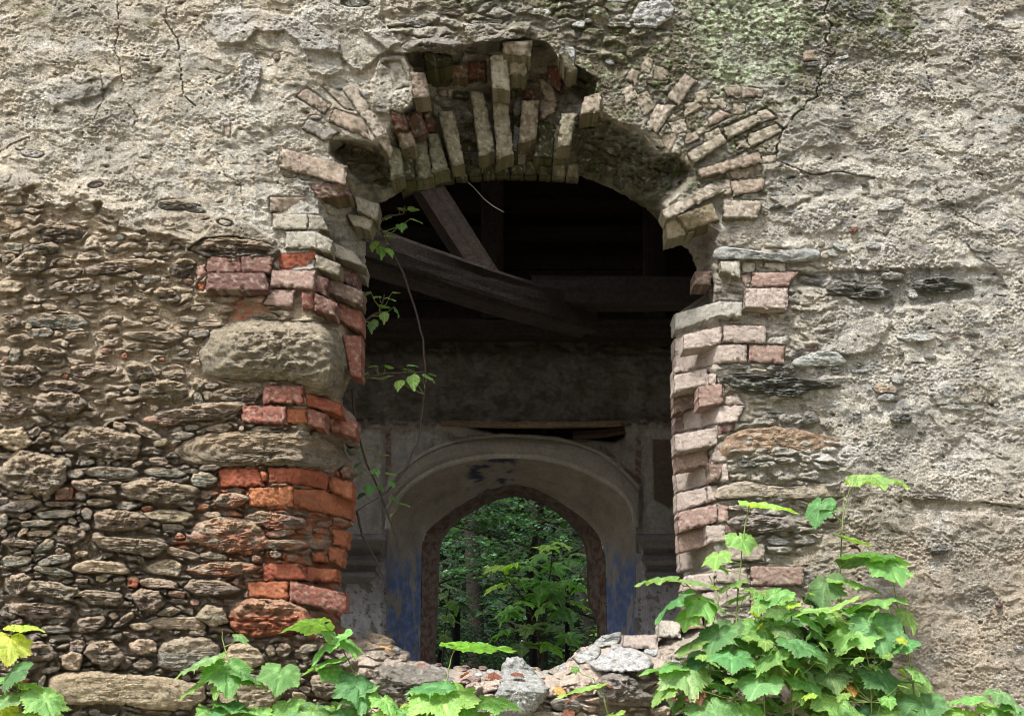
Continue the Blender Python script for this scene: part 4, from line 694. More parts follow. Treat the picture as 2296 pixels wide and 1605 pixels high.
for pl_ in ([(864,955),(878,955),(878,1060),(864,1085)], [(1340,1000),(1352,998),(1424,1066),(1426,978),(1438,976),(1438,1094),(1430,1090)]):
    Cc = tmix(Cc, ss(-1.5, 1.5, poly_sd(x + 2 * n3, y + 2 * n2, pl_)) * .75 * ss(-.25, .15, n3 + .5 * n2), (132, 84, 68))
Cc = tmix(Cc, ss(.1, .5, fbm(x / 22, y / 60, 219, 4)) * .4, (104, 94, 84)); Cc = Cc * (1 + .18 * n3)[:, None]
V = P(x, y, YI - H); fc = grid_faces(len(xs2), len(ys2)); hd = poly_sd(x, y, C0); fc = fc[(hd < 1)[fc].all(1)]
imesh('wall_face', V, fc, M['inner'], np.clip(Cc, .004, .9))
# splayed reveal and broken brick edge, lofted through the three outlines
NA = 150; a0, a1, a2 = resample(C0, NA), resample(C1, NA), resample(C2, NA)
def loft(p, q, y0, y1, nr, seed, amp):
    t = np.linspace(0, 1, nr); X = p[:, 0][:, None] * (1 - t) + q[:, 0][:, None] * t; Yy = p[:, 1][:, None] * (1 - t) + q[:, 1][:, None] * t
    D = np.tile(y0 + (y1 - y0) * t, (len(p), 1)); X = X + amp * fbm(X / 18, Yy / 18, seed, 3) * np.sin(t * 3.1416) ** .3; Yy = Yy + amp * fbm(X / 18, Yy / 18, seed + 1, 3) * np.sin(t * 3.1416) ** .3
    return X.ravel(), Yy.ravel(), D.ravel(), t
cen = a0.mean(0); ex = a0 + (a0 - [1148, a0[:, 1].max()]) / np.linalg.norm(a0 - [1148, a0[:, 1].max()], axis=1)[:, None] * 0; ex[:, 0] += np.where(np.abs(a0[:, 0] - 1148) > 200, np.sign(a0[:, 0] - 1148) * 14, (a0[:, 0] - 1148) * .03); ex[:, 1] -= np.where(a0[:, 1] < 1190, 12, 0)
imesh('arch_backing', np.concatenate([P(ex[:, 0], ex[:, 1], np.full(len(ex), YI + .05)), P(a0[:, 0], a0[:, 1], np.full(len(ex), YI + .003))]), grid_faces(2, len(ex)), M['inner'], np.tile(lin((160, 152, 142)), (2 * len(ex), 1)))  # ring added behind the arch edge so no sky leaks through the joint
x, y, d, t = loft(a0, a1, YI, 5.25, 46, 221, 3.0); tt_ = np.tile(t, len(a0)); n2 = fbm(x / 50, y / 60, 223, 4); n3 = fbm(x / 14, y / 14, 225, 4)
Cc = np.tile(lin((198, 190, 182)), (len(x), 1)); Cc = tmix(Cc, ss(-.2, .4, n2) * .6, (168, 156, 144)); Cc = tmix(Cc, ss(1200, 1130, y) * .35, (150, 136, 122))
bl = ss(1215, 1300, y + 60 * fbm(x / 16, y / 60, 227, 4) + 30 * n3) * (1 - .9 * ss(.16, .22, fbm(x / 18, y / 60, 229, 4))); Cc = tmix(Cc, bl, (118, 144, 204)); Cc = tmix(Cc, bl * ss(.0, .3, n3) * .7, (158, 174, 212)); Cc = tmix(Cc, bl * ss(.2, .3, fbm(x / 9, y / 12, 233, 3)) * .8, (176, 168, 160))
Cc = tmix(Cc, ss(.05, .2, fbm(x / 30, y / 20, 231, 3)) * ss(1140, 1090, y) * ss(1040, 1060, x) * ss(1180, 1140, x) * .85, (44, 58, 100))
Cc = tmix(Cc, ss(1400, 1500, y) * ss(0, .3, n2 + .2) * .6, (104, 90, 78)); Cc = tmix(Cc, ss(.06, .0, tt_) * .8, (170, 164, 156)); Cc = Cc * (1 + .15 * n3)[:, None]
imesh('reveal', P(x, y, d - .012 * n3 * np.sin(tt_ * 3.1416)), grid_faces(len(a0), 46), M['inner'], np.clip(Cc, .004, .9))
x, y, d, t = loft(a1, a2 + np.stack([np.sign(a2[:, 0] - 1148) * 3, a2[:, 0] * 0 - 3], -1), 5.25, 5.5, 16, 241, 9.0); n3 = fbm(x / 10, y / 9, 243, 4); br_ = ss(.0, .12, fbm(x / 16, y / 9, 245, 2))
Cc = np.tile(lin((168, 152, 142)), (len(x), 1)); Cc = tmix(Cc, br_ * .8, (130, 78, 66)); Cc = tmix(Cc, ss(.1, .35, n3) * .6, (70, 58, 52)); Cc = tmix(Cc, ss(1240, 1180, y) * .5, (90, 74, 66)); Cc = Cc * (1 + .3 * n3)[:, None]
imesh('broken_brick_edge', P(x + 3 * n3 * np.tile(np.sin(t * 3.1416), len(a1)), y, d - .03 * n3 * np.tile(np.sin(t * 3.1416), len(a1))), grid_faces(len(a1), 16), M['plaster'], np.clip(Cc, .004, .9))
x, y, d, t = loft(a2, a2 + (a2 - [1150, 1400]) * .3, 5.5, 5.75, 4, 251, 1.0)
imesh('outer_jamb', P(x, y, d), grid_faces(len(a2), 4), M['inner'], np.tile(lin((110, 96, 84)), (len(x), 1)))
mo = MB(); k0 = [i for i in range(len(a0)) if a0[i][1] < 1192]; gry = lin((212, 208, 200))
mo.tube([P1(a0[i][0], a0[i][1] - 3, YI - .02) for i in k0[::2]], .026, 10, gry)
om = [(866,1102),(886,1068),(909,1047),(960,1010),(1030,986),(1108,976),(1187,979),(1265,986),(1343,1012),(1390,1051),(1420,1080),(1433,1098)]
oms = resample(om, 34); mo.tube([P1(p[0] + random.uniform(-.6, .6), p[1] + random.uniform(-.6, .6), YI - .02) for p in oms], [.017 + .005 * random.random() for _ in oms], 10, gry)
band = []; A0 = np.array([a0[i] for i in k0]); A0r = resample([tuple(p) for p in A0], 34); bx_, by_, bz_ = [], [], []
for f_, pr in ((.12, .0), (.3, .028), (.62, .03), (.9, .012)):
    q = A0r * (1 - f_) + oms * f_; bx_.append(q[:, 0]); by_.append(q[:, 1]); bz_.append(np.full(len(q), YI - .03 - pr))
V = P(np.concatenate(bx_), np.concatenate(by_), np.concatenate(bz_)); mo.add(V, grid_faces(4, len(oms)), lin((186, 180, 172)))
o = mo.build('arch_moulding', M['inner'], inner, smooth=True); o.location = (0, -4.5, 0)
def corbel(xin, xout, sgn):
    prof = [(1196,0,.02),(1199,2,.16),(1210,2,.17),(1213,-3,.15),(1217,-8,.12),(1226,-9,.115),(1230,-14,.085),(1238,-17,.075),(1246,-13,.095),(1256,-12,.1),(1264,-17,.085),(1270,-22,.06),(1276,-24,.055),(1283,-20,.075),(1292,-20,.08),(1299,-28,.05),(1306,-40,.01),(1310,-44,-.01)]
    m = MB(); xs_ = []
    V = []; 
    for yy, dx_, pr in prof:
        xi = xin + sgn * dx_
        for xx, p_ in ((xout, pr), (xin - sgn * 50, pr), (xi - sgn * 4, pr), (xi, pr - .012), (xi, -.02)): V.append(P1(xx, yy, YI - .02 - p_ * 2.1 + random.uniform(-.002, .002)))
    m.add([tuple(v) for v in V], grid_faces(len(prof), 5), lin((146, 142, 142)))
    V2 = [V[0], V[1], V[2], V[3], V[4]]; 
    o = m.build('corbel', M['inner'], inner, smooth=False); o.location = (0, -4.5, 0); return o
corbel(866, 700, 1); corbel(1426, 1600, -1)
# room shell
rm = empty('ruined_room', (0, 2.6, 0)); tag(rm, 'dim roofless-looking room behind the opening with bare side walls under a board roof', 'room', kind='structure')
def shell(name, lo, hi, c, mat='inner'):
    m = MB(); m.box(lo, hi, lin(c)); o = m.build(name, M[mat], rm); o.location = (0, -2.6, 0)
for sx in (-3.2, 2.9):      # side walls, each with a wide low opening added to let daylight in
    m = MB(); cs_ = lin((196, 188, 176))
    for lo, hi in (((sx, .63, 0), (sx + .3, 4.6, .1)), ((sx, .63, 3.3), (sx + .3, 4.6, 6.2)), ((sx, .63, .1), (sx + .3, .85, 3.3)), ((sx, 4.42, .1), (sx + .3, 4.6, 3.3))): m.box(lo, hi, cs_)
    o = m.build('side_wall', M['inner'], rm); o.location = (0, -2.6, 0)
shell('roof', (-5.3, 2.0, 6.2), (5.3, 6.0, 6.3), (60, 50, 42), 'wood'); shell('roof', (-.5, .4, 6.2), (5.3, 2.0, 6.3), (60, 50, 42), 'wood'); shell('roof', (-5.3, .4, 6.2), (-2.7, 2.0, 6.3), (60, 50, 42), 'wood'); shell('floor', (-2.9, .63, .02), (2.9, 4.4, .06), (206, 198, 182))  # front-left roof gap and pale unseen floor brighten the inner wall
# plank gable above the inner wall
pw = empty('plank_wall', (0, 4.8, 4.2)); tag(pw, 'dark horizontal boarding closing the roof space above the inner wall', 'boarding')
m = MB(); m.box((-4.9, 4.83, 4.1), (4.9, 4.86, 6.2), lin((50, 42, 38))); o = m.build('light_stop_backing', M['wood'], pw); o.location = (0, -4.8, -4.2)  # sheet added behind the planks to stop light leaking through their gaps
rnd = random.Random(8); z = 4.2
while z < 6.15:
    hgt = rnd.uniform(.17, .26); m = MB(); m.box((-4.9, 4.78 + rnd.uniform(0, .03), z), (4.9, 4.82, min(z + hgt - .012, 6.19)), lin((52, 42, 37)) * rnd.uniform(.6, 1.2)); o = m.build('plank', M['wood'], pw); o.location = (0, -4.8, -4.2); z += hgt
def beam(name, label, p, q, w, h, c=(92, 78, 70), roll=0, sag=.01, group='old roof timbers'):
    p, q = P1(*p), P1(*q); L = (q - p).length; n = max(8, int(L / .05)); t = (q - p).normalized(); s_ = t.cross(Vector((0, 0, 1))).normalized()
    if s_.length < .5: s_ = Vector((1, 0, 0))
    u = s_.cross(t); V = []; ring = []
    for k in range(8): ring += [(-1 + 2 * k / 8, -1)]
    for k in range(8): ring += [(1, -1 + 2 * k / 8)]
    for k in range(8): ring += [(1 - 2 * k / 8, 1)]
    for k in range(8): ring += [(-1, 1 - 2 * k / 8)]
    m = len(ring); sd = hash(name + str(round(p.x, 2))) % 97 if False else int(abs(p.x * 100 + p.z * 10)) % 97
    for i in range(n + 1):
        c_ = p.lerp(q, i / n) - Vector((0, 0, sag * math.sin(3.14 * i / n)))
        for a, b in ring:
            rnd_ = 1 - .05 * (abs(a * b) > .8); V.append(c_ + s_ * a * w / 2 * rnd_ + u * b * h / 2 * rnd_)
    V = np.array([tuple(v) for v in V]); ii = np.repeat(np.arange(n + 1), m); jj = np.tile(np.arange(m), n + 1)
    nn = fbm(ii * .05 + sd, jj * .55, sd, 3) * .010 - .012 * ss(.3, .5, ridge(ii * .02 + sd, jj * .4, sd + 3, 2) - .45)
    ctr = np.repeat(np.array([V[i * m:(i + 1) * m].mean(0) for i in range(n + 1)]), m, 0); V = V + (V - ctr) / np.linalg.norm(V - ctr, axis=1)[:, None] * nn[:, None]
    F = np.array([(i * m + j, i * m + (j + 1) % m, (i + 1) * m + (j + 1) % m, (i + 1) * m + j) for i in range(n) for j in range(m)])
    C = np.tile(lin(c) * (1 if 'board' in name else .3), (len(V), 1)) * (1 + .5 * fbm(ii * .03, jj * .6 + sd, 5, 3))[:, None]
    mb = MB(); mb.add(V, F, C); mb.F3.append(np.array([(0, j + 1, j) for j in range(1, m - 1)] + [(n * m, n * m + j, n * m + j + 1) for j in range(1, m - 1)]))
    o = mb.build(name, M['wood'], smooth=False); tag(o, label, 'beam', group); return o
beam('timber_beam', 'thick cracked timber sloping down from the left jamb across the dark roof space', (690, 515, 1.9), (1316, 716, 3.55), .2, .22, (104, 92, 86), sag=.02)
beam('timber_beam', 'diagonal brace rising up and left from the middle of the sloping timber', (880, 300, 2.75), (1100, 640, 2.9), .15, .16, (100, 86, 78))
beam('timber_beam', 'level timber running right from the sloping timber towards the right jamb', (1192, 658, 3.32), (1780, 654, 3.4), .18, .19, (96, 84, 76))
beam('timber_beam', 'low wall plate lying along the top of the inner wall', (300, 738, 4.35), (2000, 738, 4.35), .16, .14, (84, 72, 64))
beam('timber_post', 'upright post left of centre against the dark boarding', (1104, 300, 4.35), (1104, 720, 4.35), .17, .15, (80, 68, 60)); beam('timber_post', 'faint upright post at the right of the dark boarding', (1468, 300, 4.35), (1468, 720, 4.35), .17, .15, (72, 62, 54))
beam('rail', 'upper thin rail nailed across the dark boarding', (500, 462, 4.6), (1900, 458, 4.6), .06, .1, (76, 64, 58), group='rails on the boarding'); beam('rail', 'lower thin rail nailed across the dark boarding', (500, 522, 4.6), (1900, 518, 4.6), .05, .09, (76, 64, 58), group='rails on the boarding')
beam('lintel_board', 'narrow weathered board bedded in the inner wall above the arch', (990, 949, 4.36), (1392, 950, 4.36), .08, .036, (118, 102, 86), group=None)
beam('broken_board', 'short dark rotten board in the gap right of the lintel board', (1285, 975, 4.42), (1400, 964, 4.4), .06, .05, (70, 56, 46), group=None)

# ---------------------------------------------------------------- foliage
def leaf_mat(name, rough=.36, trans=.35):
    m, n, b, out = mat_new(name); L = n.links.new
    at = nd(n, 'ShaderNodeAttribute', attribute_name='Col'); oi = nd(n, 'ShaderNodeObjectInfo')
    mx = nd(n, 'ShaderNodeMix', data_type='RGBA', blend_type='MULTIPLY'); mx.inputs[0].default_value = 1; L(at.outputs['Color'], mx.inputs[6]); L(oi.outputs['Color'], mx.inputs[7])
    tc = nd(n, 'ShaderNodeTexCoord'); no = nd(n, 'ShaderNodeTexNoise', Scale=26.0, Detail=5.0); L(tc.outputs['Object'], no.inputs['Vector'])
    mr = nd(n, 'ShaderNodeMapRange'); mr.inputs[1].default_value = .3; mr.inputs[2].default_value = .7; mr.inputs[3].default_value = .72; mr.inputs[4].default_value = 1.25; L(no.outputs[0], mr.inputs[0])
    vm = nd(n, 'ShaderNodeVectorMath', operation='SCALE'); L(mx.outputs[2], vm.inputs[0]); L(mr.outputs[0], vm.inputs['Scale'])
    n3 = nd(n, 'ShaderNodeTexNoise', Scale=34.0, Detail=3.0); L(tc.outputs['Object'], n3.inputs['Vector']); oadd = nd(n, 'ShaderNodeVectorMath', operation='ADD'); L(tc.outputs['Object'], oadd.inputs[0]); L(oi.outputs['Location'], oadd.inputs[1]); L(oadd.outputs[0], n3.inputs['Vector']); n3.inputs['Scale'].default_value = 7.0
    m3 = nd(n, 'ShaderNodeMapRange'); m3.inputs[1].default_value = .68; m3.inputs[2].default_value = .72; L(n3.outputs[0], m3.inputs[0])
    x3 = nd(n, 'ShaderNodeMix', data_type='RGBA'); L(m3.outputs[0], x3.inputs[0]); L(vm.outputs[0], x3.inputs[6]); x3.inputs[7].default_value = (.16, .09, .03, 1)
    L(x3.outputs[2], b.inputs['Base Color']); b.inputs['Roughness'].default_value = rough; b.inputs['Specular IOR Level'].default_value = .5
    bm = nd(n, 'ShaderNodeBump', Strength=.9, Distance=.007); L(no.outputs[0], bm.inputs['Height']); L(bm.outputs[0], b.inputs['Normal'])
    tr = nd(n, 'ShaderNodeBsdfTranslucent'); v2 = nd(n, 'ShaderNodeVectorMath', operation='MULTIPLY'); L(x3.outputs[2], v2.inputs[0]); v2.inputs[1].default_value = (1.5, 1.6, .5); L(v2.outputs[0], tr.inputs[0])
    ms = nd(n, 'ShaderNodeMixShader'); ms.inputs[0].default_value = trans; L(b.outputs[0], ms.inputs[1]); L(tr.outputs[0], ms.inputs[2]); L(ms.outputs[0], out.inputs[0]); return m
M['leaf'] = leaf_mat('leaf'); M['stem'] = mineral('green_stem', scales=((60, .3),), bump=((90, .001),), rough=.6)
M['bark'] = mineral('bark', scales=((12, .3), (60, .3)), bump=((25, .01), (90, .004)))
HALF = {'vine': [(0,.0),(.08,-.17),(.26,-.24),(.44,-.16),(.58,.02),(.56,.18),(.58,.34),(.64,.54),(.44,.60),(.30,.68),(.16,.88),(0,1.06)],
        'maple': [(0,.0),(.14,-.12),(.34,-.16),(.52,-.12),(.34,.10),(.60,.30),(.78,.50),(.46,.46),(.24,.44),(.30,.72),(.14,.78),(0,1.08)],
        'ovate': [(0,.0),(.14,.02),(.30,.14),(.36,.32),(.30,.52),(.18,.74),(.07,.92),(0,1.06)]}
VEIN = {'vine': [(0,1.0),(.56,.54),(.52,.06)], 'maple': [(0,1.0),(.72,.48),(.48,-.1)], 'ovate': [(0,1.0),(.28,.5),(.25,.75),(.3,.3)]}
def leaf_data(kind, seed, curl=1.):
    rd = np.random.RandomState(seed); h = np.array(HALF[kind], float); h[:, 0] *= rd.uniform(.9, 1.1); pts = [tuple(p) for p in h]
    other = [(-a * rd.uniform(.88, 1.08), b + rd.uniform(-.03, .03)) for a, b in h[1:-1][::-1]]
    loop = np.array(pts + other); n = len(loop); out = []
    for i in range(n):
        p, q = loop[i], loop[(i + 1) % n]; m = max(2, int(np.hypot(*(q - p)) / .05))
        for k in range(m): out.append(p + (q - p) * k / m)
    out = np.array(out); c = np.array([0, .3]); dd = out - c; rl = np.hypot(*dd.T); ser = (np.where(np.arange(len(out)) % 2 == 0, .045, -.03) * rd.uniform(.4, 1.3, len(out))) * (out[:, 1] > -.12); out = c + dd * (1 + ser / np.maximum(rl, .2))[:, None]
    na = len(out); rings = [0, .18, .36, .54, .7, .85, 1.0]; V = [c]
    for r in rings[1:]: V += list(c + (out - c) * r)
    V = np.array(V); x, y = V[:, 0], V[:, 1]
    z = -.22 * curl * np.abs(x) ** 1.6 - .20 * curl * np.clip(y - .3, 0, 2) ** 1.8 - .15 * curl * np.clip(.1 - y, 0, 1) + .05 * curl * vn(x * 3 + seed, y * 3, seed) + .05 * vn(x * 6 + seed, y * 6, seed + 3) + .02 * vn(x * 14, y * 14 + seed, seed + 5)
    dv = np.full(len(V), 9.)
    for vx, vy in VEIN[kind]:
        for sg in (1, -1): dv = np.minimum(dv, line_d(x * 1., y * 1., [(0, 0 if kind != 'ovate' or vx == 0 else vy - .25), (vx * sg, vy)]))
    z = z - .035 * np.exp(-(dv / .05) ** 2) + .02
    vein = np.exp(-(dv / .028) ** 2); edge = np.zeros(len(V)); edge[-na:] = 1
    base_ = np.array((1., 1., 1.)); C = np.tile(base_, (len(V), 1)) + vein[:, None] * np.array((.9, .55, .9)) + edge[:, None] * rd.uniform(0, .5) * np.array((1.2, .3, 0))
    j = np.arange(na); F3 = np.stack([np.zeros(na, int), 1 + j, 1 + (j + 1) % na], -1); F4 = [np.stack([1 + q * na + j, 1 + (q + 1) * na + j, 1 + (q + 1) * na + (j + 1) % na, 1 + q * na + (j + 1) % na], -1) for q in range(len(rings) - 2)]
    return np.stack([x, y, z], -1), [F3] + F4, C
LEAF = {}
def leaf_proto(kind, v):
    if (kind, v) not in LEAF:
        V, F, C = leaf_data(kind, v * 7 + 3, [.7, 1.1, 1.5, 1.0, 1.9, .8][v % 6])
        o = mesh('leaf', V, F, M['leaf'], None, C); sc.collection.objects.unlink(o); LEAF[(kind, v)] = o.data
    return LEAF[(kind, v)]
def frame(pos, heading, droop, roll=0):
    h, d = R(heading), R(droop); yv = Vector((math.sin(h) * math.cos(d), -math.cos(h) * math.cos(d), -math.sin(d)))
    up = Vector((0, 0, 1)); zv = (up - yv * up.dot(yv)); zv = zv.normalized() if zv.length > .05 else Vector((0, -1, 0))
    xv = yv.cross(zv); m = Matrix((xv, yv, zv)).transposed().to_4x4(); m = m @ Matrix.Rotation(R(roll), 4, 'Y'); m.translation = pos; return m
TN = {'M': (.16, .42, .05), 'N': (.34, .62, .08), 'm': (.15, .31, .08), 'd': (.085, .21, .065), 'l': (.19, .37, .09), 'y': (.36, .52, .07), 'p': (.10, .035, .05), 'r': (.16, .065, .04), 'o': (.5, .3, .08), 'k': (.03, .10, .03), 'b': (.14, .28, .10)}  # M, N: maple tints brightened, sunlight through the leaves put into the colour
def plant(name, label, cat, stems, leaves, kind='vine', group=None, seed=1, petiole=True, rad=.0035, cs=(.16, .2, .07)):
    rd = random.Random(seed); s0 = P1(*stems[0][0]); root = empty(name, s0); tag(root, label, cat, group); bpy.context.view_layer.update()
    inv = Matrix.Translation(-s0); mb = MB(); nodes = []
    for st in stems:
        pts = [P1(*p) for p in st]; fine = []
        for a, b in zip(pts[:-1], pts[1:]):
            for k in range(4): fine.append(a.lerp(b, k / 4) + Vector([rd.uniform(-.002, .002) for _ in range(3)]))
        fine.append(pts[-1]); nodes += fine; mb.tube([inv @ p for p in fine], [rad * (1 - .55 * i / len(fine)) for i in range(len(fine))], 6, cs)
    for lf in leaves:
        px, py, Y, size, hd, dr, tn = lf; size *= .92 if kind == 'vine' else 1; pos = P1(px, py, Y); sz = size / S * (Y + 4) / 4
        o = bpy.data.objects.new('leaf', leaf_proto(kind, rd.randrange(6))); link(o, root); m = frame(pos, hd + rd.uniform(-8, 8), dr, rd.uniform(-16, 16))
        o.matrix_local = inv @ m @ Matrix.Scale(sz, 4); t = TN[tn]; k = rd.uniform(.8, 1.2); o.color = (t[0] * k * rd.uniform(.85, 1.2), t[1] * k, t[2] * k, 1)
        if petiole:
            cand = [q for q in nodes if q.z < pos.z - .01] or nodes; q = min(cand, key=lambda q: (q - pos).length + .3 * abs((pos.z - q.z) - .05)); 
            if (q - pos).length < .35: mid = q.lerp(pos, .6) + Vector((0, 0, -.01)); mb.tube([inv @ q, inv @ mid, inv @ pos], [.0018, .0015, .0012], 5, (.2, .26, .08))
    mb.build('stem', M['stem'], root, smooth=True); return root
Rn = random.Random(77)
def L(s, Y0=-.3, sp=.08):
    out = []
    for r in s.split(';'):
        v = r.split()
        if v: out.append((float(v[0]), float(v[1]), Y0 + Rn.uniform(-sp, sp), float(v[2]), float(v[3]), float(v[4]), v[5]))
    return out
def fill(n, poly, Y, size, tn='dmdbk', sp=.06):
    out = []; poly = np.array(poly, float)
    while len(out) < n:
        x, y = Rn.uniform(*poly[:, 0][[poly[:, 0].argmin(), poly[:, 0].argmax()]]), Rn.uniform(poly[:, 1].min(), poly[:, 1].max())
        if poly_sd(np.array([x]), np.array([y]), poly)[0] > 0: out.append((x, y, Y + Rn.uniform(-sp, sp), Rn.uniform(*size), Rn.uniform(-95, 95), Rn.uniform(12, 60), Rn.choice(tn)))
    return out
G = 'vines growing up the right of the wall'
plant('vine_plant', 'tallest vine shoot on the right, its single top leaf reaching out over the tan render', 'plant', [[(1905,1800,-.25),(1890,1500,-.22),(1884,1300,-.2),(1888,1180,-.18),(1900,1110,-.18),(1920,1070,-.2)], [(1886,1170,-.2),(1868,1150,-.22),(1845,1135,-.24)]],
 L("1922 1066 118 78 6 m;1845 1136 52 75 6 b;1842 1126 68 -60 68 d;1888 1202 72 55 18 m;1906 1246 138 80 4 d;1915 1222 26 20 30 p;1880 1300 100 70 15 m;1850 1300 88 -20 60 d;1925 1362 98 50 30 m;1872 1395 70 -60 35 m;1905 1450 90 40 40 d;1868 1500 95 -40 30 m", -.24, .03), group=G)
plant('vine_plant', 'vine shoot in front of the brick jamb with a bright upturned leaf at its tip', 'plant', [[(1640,1800,-.3),(1646,1500,-.3),(1655,1330,-.28),(1662,1240,-.26),(1676,1150,-.25),(1682,1128,-.25)]],
 L("1680 1126 112 78 10 l;1657 1200 66 12 46 m;1610 1240 62 -30 38 l;1600 1262 50 40 30 m;1652 1302 62 -65 22 m;1668 1336 56 -70 16 l;1690 1320 60 40 30 m;1640 1400 80 -40 50 d;1690 1430 80 30 45 m", -.28, .03), group=G, seed=2)
plant('vine_plant', 'vine spreading left across the opening edge with drooping dark leaves', 'plant', [[(1610,1780,-.34),(1590,1480,-.34),(1580,1380,-.34),(1560,1330,-.34),(1530,1300,-.34)], [(1590,1430,-.34),(1612,1340,-.34),(1590,1290,-.33)]],
 L("1500 1292 84 -82 8 m;1522 1300 96 72 10 b;1524 1334 98 -62 36 d;1566 1340 76 25 42 m;1548 1372 56 -30 50 l;1612 1408 84 -45 48 d;1562 1436 76 -55 28 m;1530 1488 118 12 34 b;1516 1492 96 -80 8 m;1600 1350 50 60 40 m", -.36, .03), group=G, seed=3)
plant('vine_plant', 'dense middle vine with glossy crinkled leaves and pale curled tips', 'plant', [[(1720,1800,-.4),(1712,1500,-.38),(1705,1380,-.36),(1712,1330,-.36)], [(1790,1800,-.4),(1775,1520,-.38),(1770,1400,-.36),(1785,1350,-.35)]],
 L("1748 1324 86 -62 30 m;1752 1326 50 60 30 l;1842 1362 104 -80 8 m;1800 1380 74 40 38 b;1702 1396 76 20 56 m;1776 1430 104 60 30 d;1640 1462 94 -10 28 d;1712 1520 96 -30 28 b;1790 1516 84 30 32 m;1662 1580 86 20 40 m;1740 1460 80 -60 40 m;1770 1350 44 -20 20 y;1716 1344 40 40 20 l;1690 1478 70 40 40 m;1592 1572 116 10 36 d;1512 1526 86 -60 42 m;1556 1542 46 20 50 r;1640 1520 60 80 20 l;1700 1380 40 60 20 l;1755 1405 60 10 30 b", -.42, .04)
 + fill(22, [(1660,1330),(1760,1310),(1850,1320),(1860,1560),(1600,1560),(1560,1480)], -.46, (18, 34), 'yll', .05) + fill(56, [(1500,1540),(1560,1470),(1640,1400),(1800,1370),(1850,1480),(1840,1620),(1480,1620)], -.3, (34, 72), 'dmdbkmbl', .1), group=G, seed=4)
plant('vine_plant', 'right-hand vine of the clump with broad leaves against the rough render', 'plant', [[(2060,1800,-.36),(2050,1560,-.34),(2035,1440,-.32),(2010,1350,-.3),(2000,1280,-.3),(1994,1262,-.3)], [(1960,1800,-.4),(1950,1500,-.38),(1930,1400,-.38)]],
 L("1986 1264 92 15 36 m;1992 1342 116 -82 8 m;1962 1386 108 0 58 d;1926 1406 100 -50 36 m;1962 1500 84 40 48 d;2036 1436 66 -62 26 d;2052 1500 66 40 46 m;2062 1562 96 0 38 d;1852 1492 100 10 36 b;1852 1560 116 60 26 m;2030 1372 60 30 60 l;1900 1345 60 -40 20 l;2000 1590 90 -40 30 m;2090 1570 60 60 20 m;1900 1530 46 10 40 o", -.38, .04)
 + fill(16, [(1860,1330),(1930,1300),(2040,1460),(2060,1590),(1860,1590)], -.46, (18, 34), 'yll', .05) + fill(60, [(1830,1380),(1900,1340),(1980,1400),(2040,1500),(2100,1620),(1800,1620)], -.28, (34, 76), 'dmdbkmbl', .1), group=G, seed=5)
plant('vine_plant', 'low leaves in the bottom right corner of the view', 'plant', [[(2200,1800,-.4),(2195,1600,-.4),(2188,1560,-.4)], [(2260,1800,-.4),(2250,1600,-.4),(2240,1548,-.4)]],
 L("2192 1560 82 -82 8 m;2240 1548 74 20 30 b;2212 1582 84 55 20 m;2160 1592 66 -30 30 l;2270 1580 80 40 26 d;2240 1600 70 -20 30 m;2120 1596 60 10 26 m", -.42, .03), group=G, seed=6)
plant('vine_plant', 'young vine left of centre with a two-winged leaf spread over a crossing stem', 'plant', [[(556,1800,-.4),(540,1600,-.4),(528,1540,-.4),(512,1484,-.4),(500,1440,-.38),(498,1412,-.38)], [(548,1700,-.4),(530,1560,-.4),(508,1540,-.4),(490,1524,-.42)]],
 L("510 1484 112 15 40 m;486 1468 108 -78 24 b;540 1506 82 74 22 d;497 1526 52 -30 50 l;452 1528 66 -68 36 m;516 1578 112 -62 24 d;514 1580 112 68 14 d;632 1498 84 0 46 m;642 1576 64 -20 46 l;700 1592 114 20 26 b;536 1424 34 60 40 b;610 1600 80 -60 26 m;470 1590 60 30 30 m;575 1590 60 10 30 l", -.42, .03), seed=7)
plant('vine_plant', 'slanting vine shoot beneath the left jamb with pale spread leaves on a long stem', 'plant', [[(960,1800,-.4),(905,1640,-.4),(860,1590,-.4),(820,1540,-.4),(790,1500,-.39),(757,1430,-.38),(728,1398,-.38)]],
 L("757 1424 100 -40 40 m;760 1424 92 45 32 m;726 1394 100 -86 8 b;756 1476 92 -72 20 l;740 1500 60 40 40 m;802 1518 104 20 44 d;822 1540 90 -50 26 b;862 1562 74 20 36 l;850 1592 70 -40 30 m;900 1590 80 60 26 m;780 1590 80 -30 30 d", -.42, .03), seed=8)
plant('vine_plant', 'vine at the middle of the sill with one broad flat leaf against the dark doorway', 'plant', [[(985,1800,-.4),(988,1600,-.4),(1000,1530,-.38),(1010,1480,-.36),(1020,1446,-.36)], [(1030,1750,-.42),(1000,1600,-.42),(986,1545,-.42)], [(1030,1750,-.42),(1060,1600,-.42),(1085,1566,-.42)]],
 L("1022 1444 140 84 3 m;986 1543 132 10 30 l;1002 1532 98 -82 8 d;1086 1566 92 78 12 l;1040 1580 60 10 40 l;960 1586 80 -40 30 m;930 1596 70 -60 20 d;1010 1596 90 30 26 b;1060 1600 70 -10 26 m", -.42, .03), seed=9)
plant('vine_plant', 'single pale leaf on a thin stalk in front of the sill rocks', 'plant', [[(1385,1800,-.3),(1362,1600,-.3),(1352,1560,-.3),(1338,1536,-.3),(1330,1520,-.3)]],
 L("1336 1536 98 -76 14 l;1372 1600 80 -60 20 l;1400 1610 60 30 30 m;1290 1496 18 10 60 m", -.32, .02), seed=10)
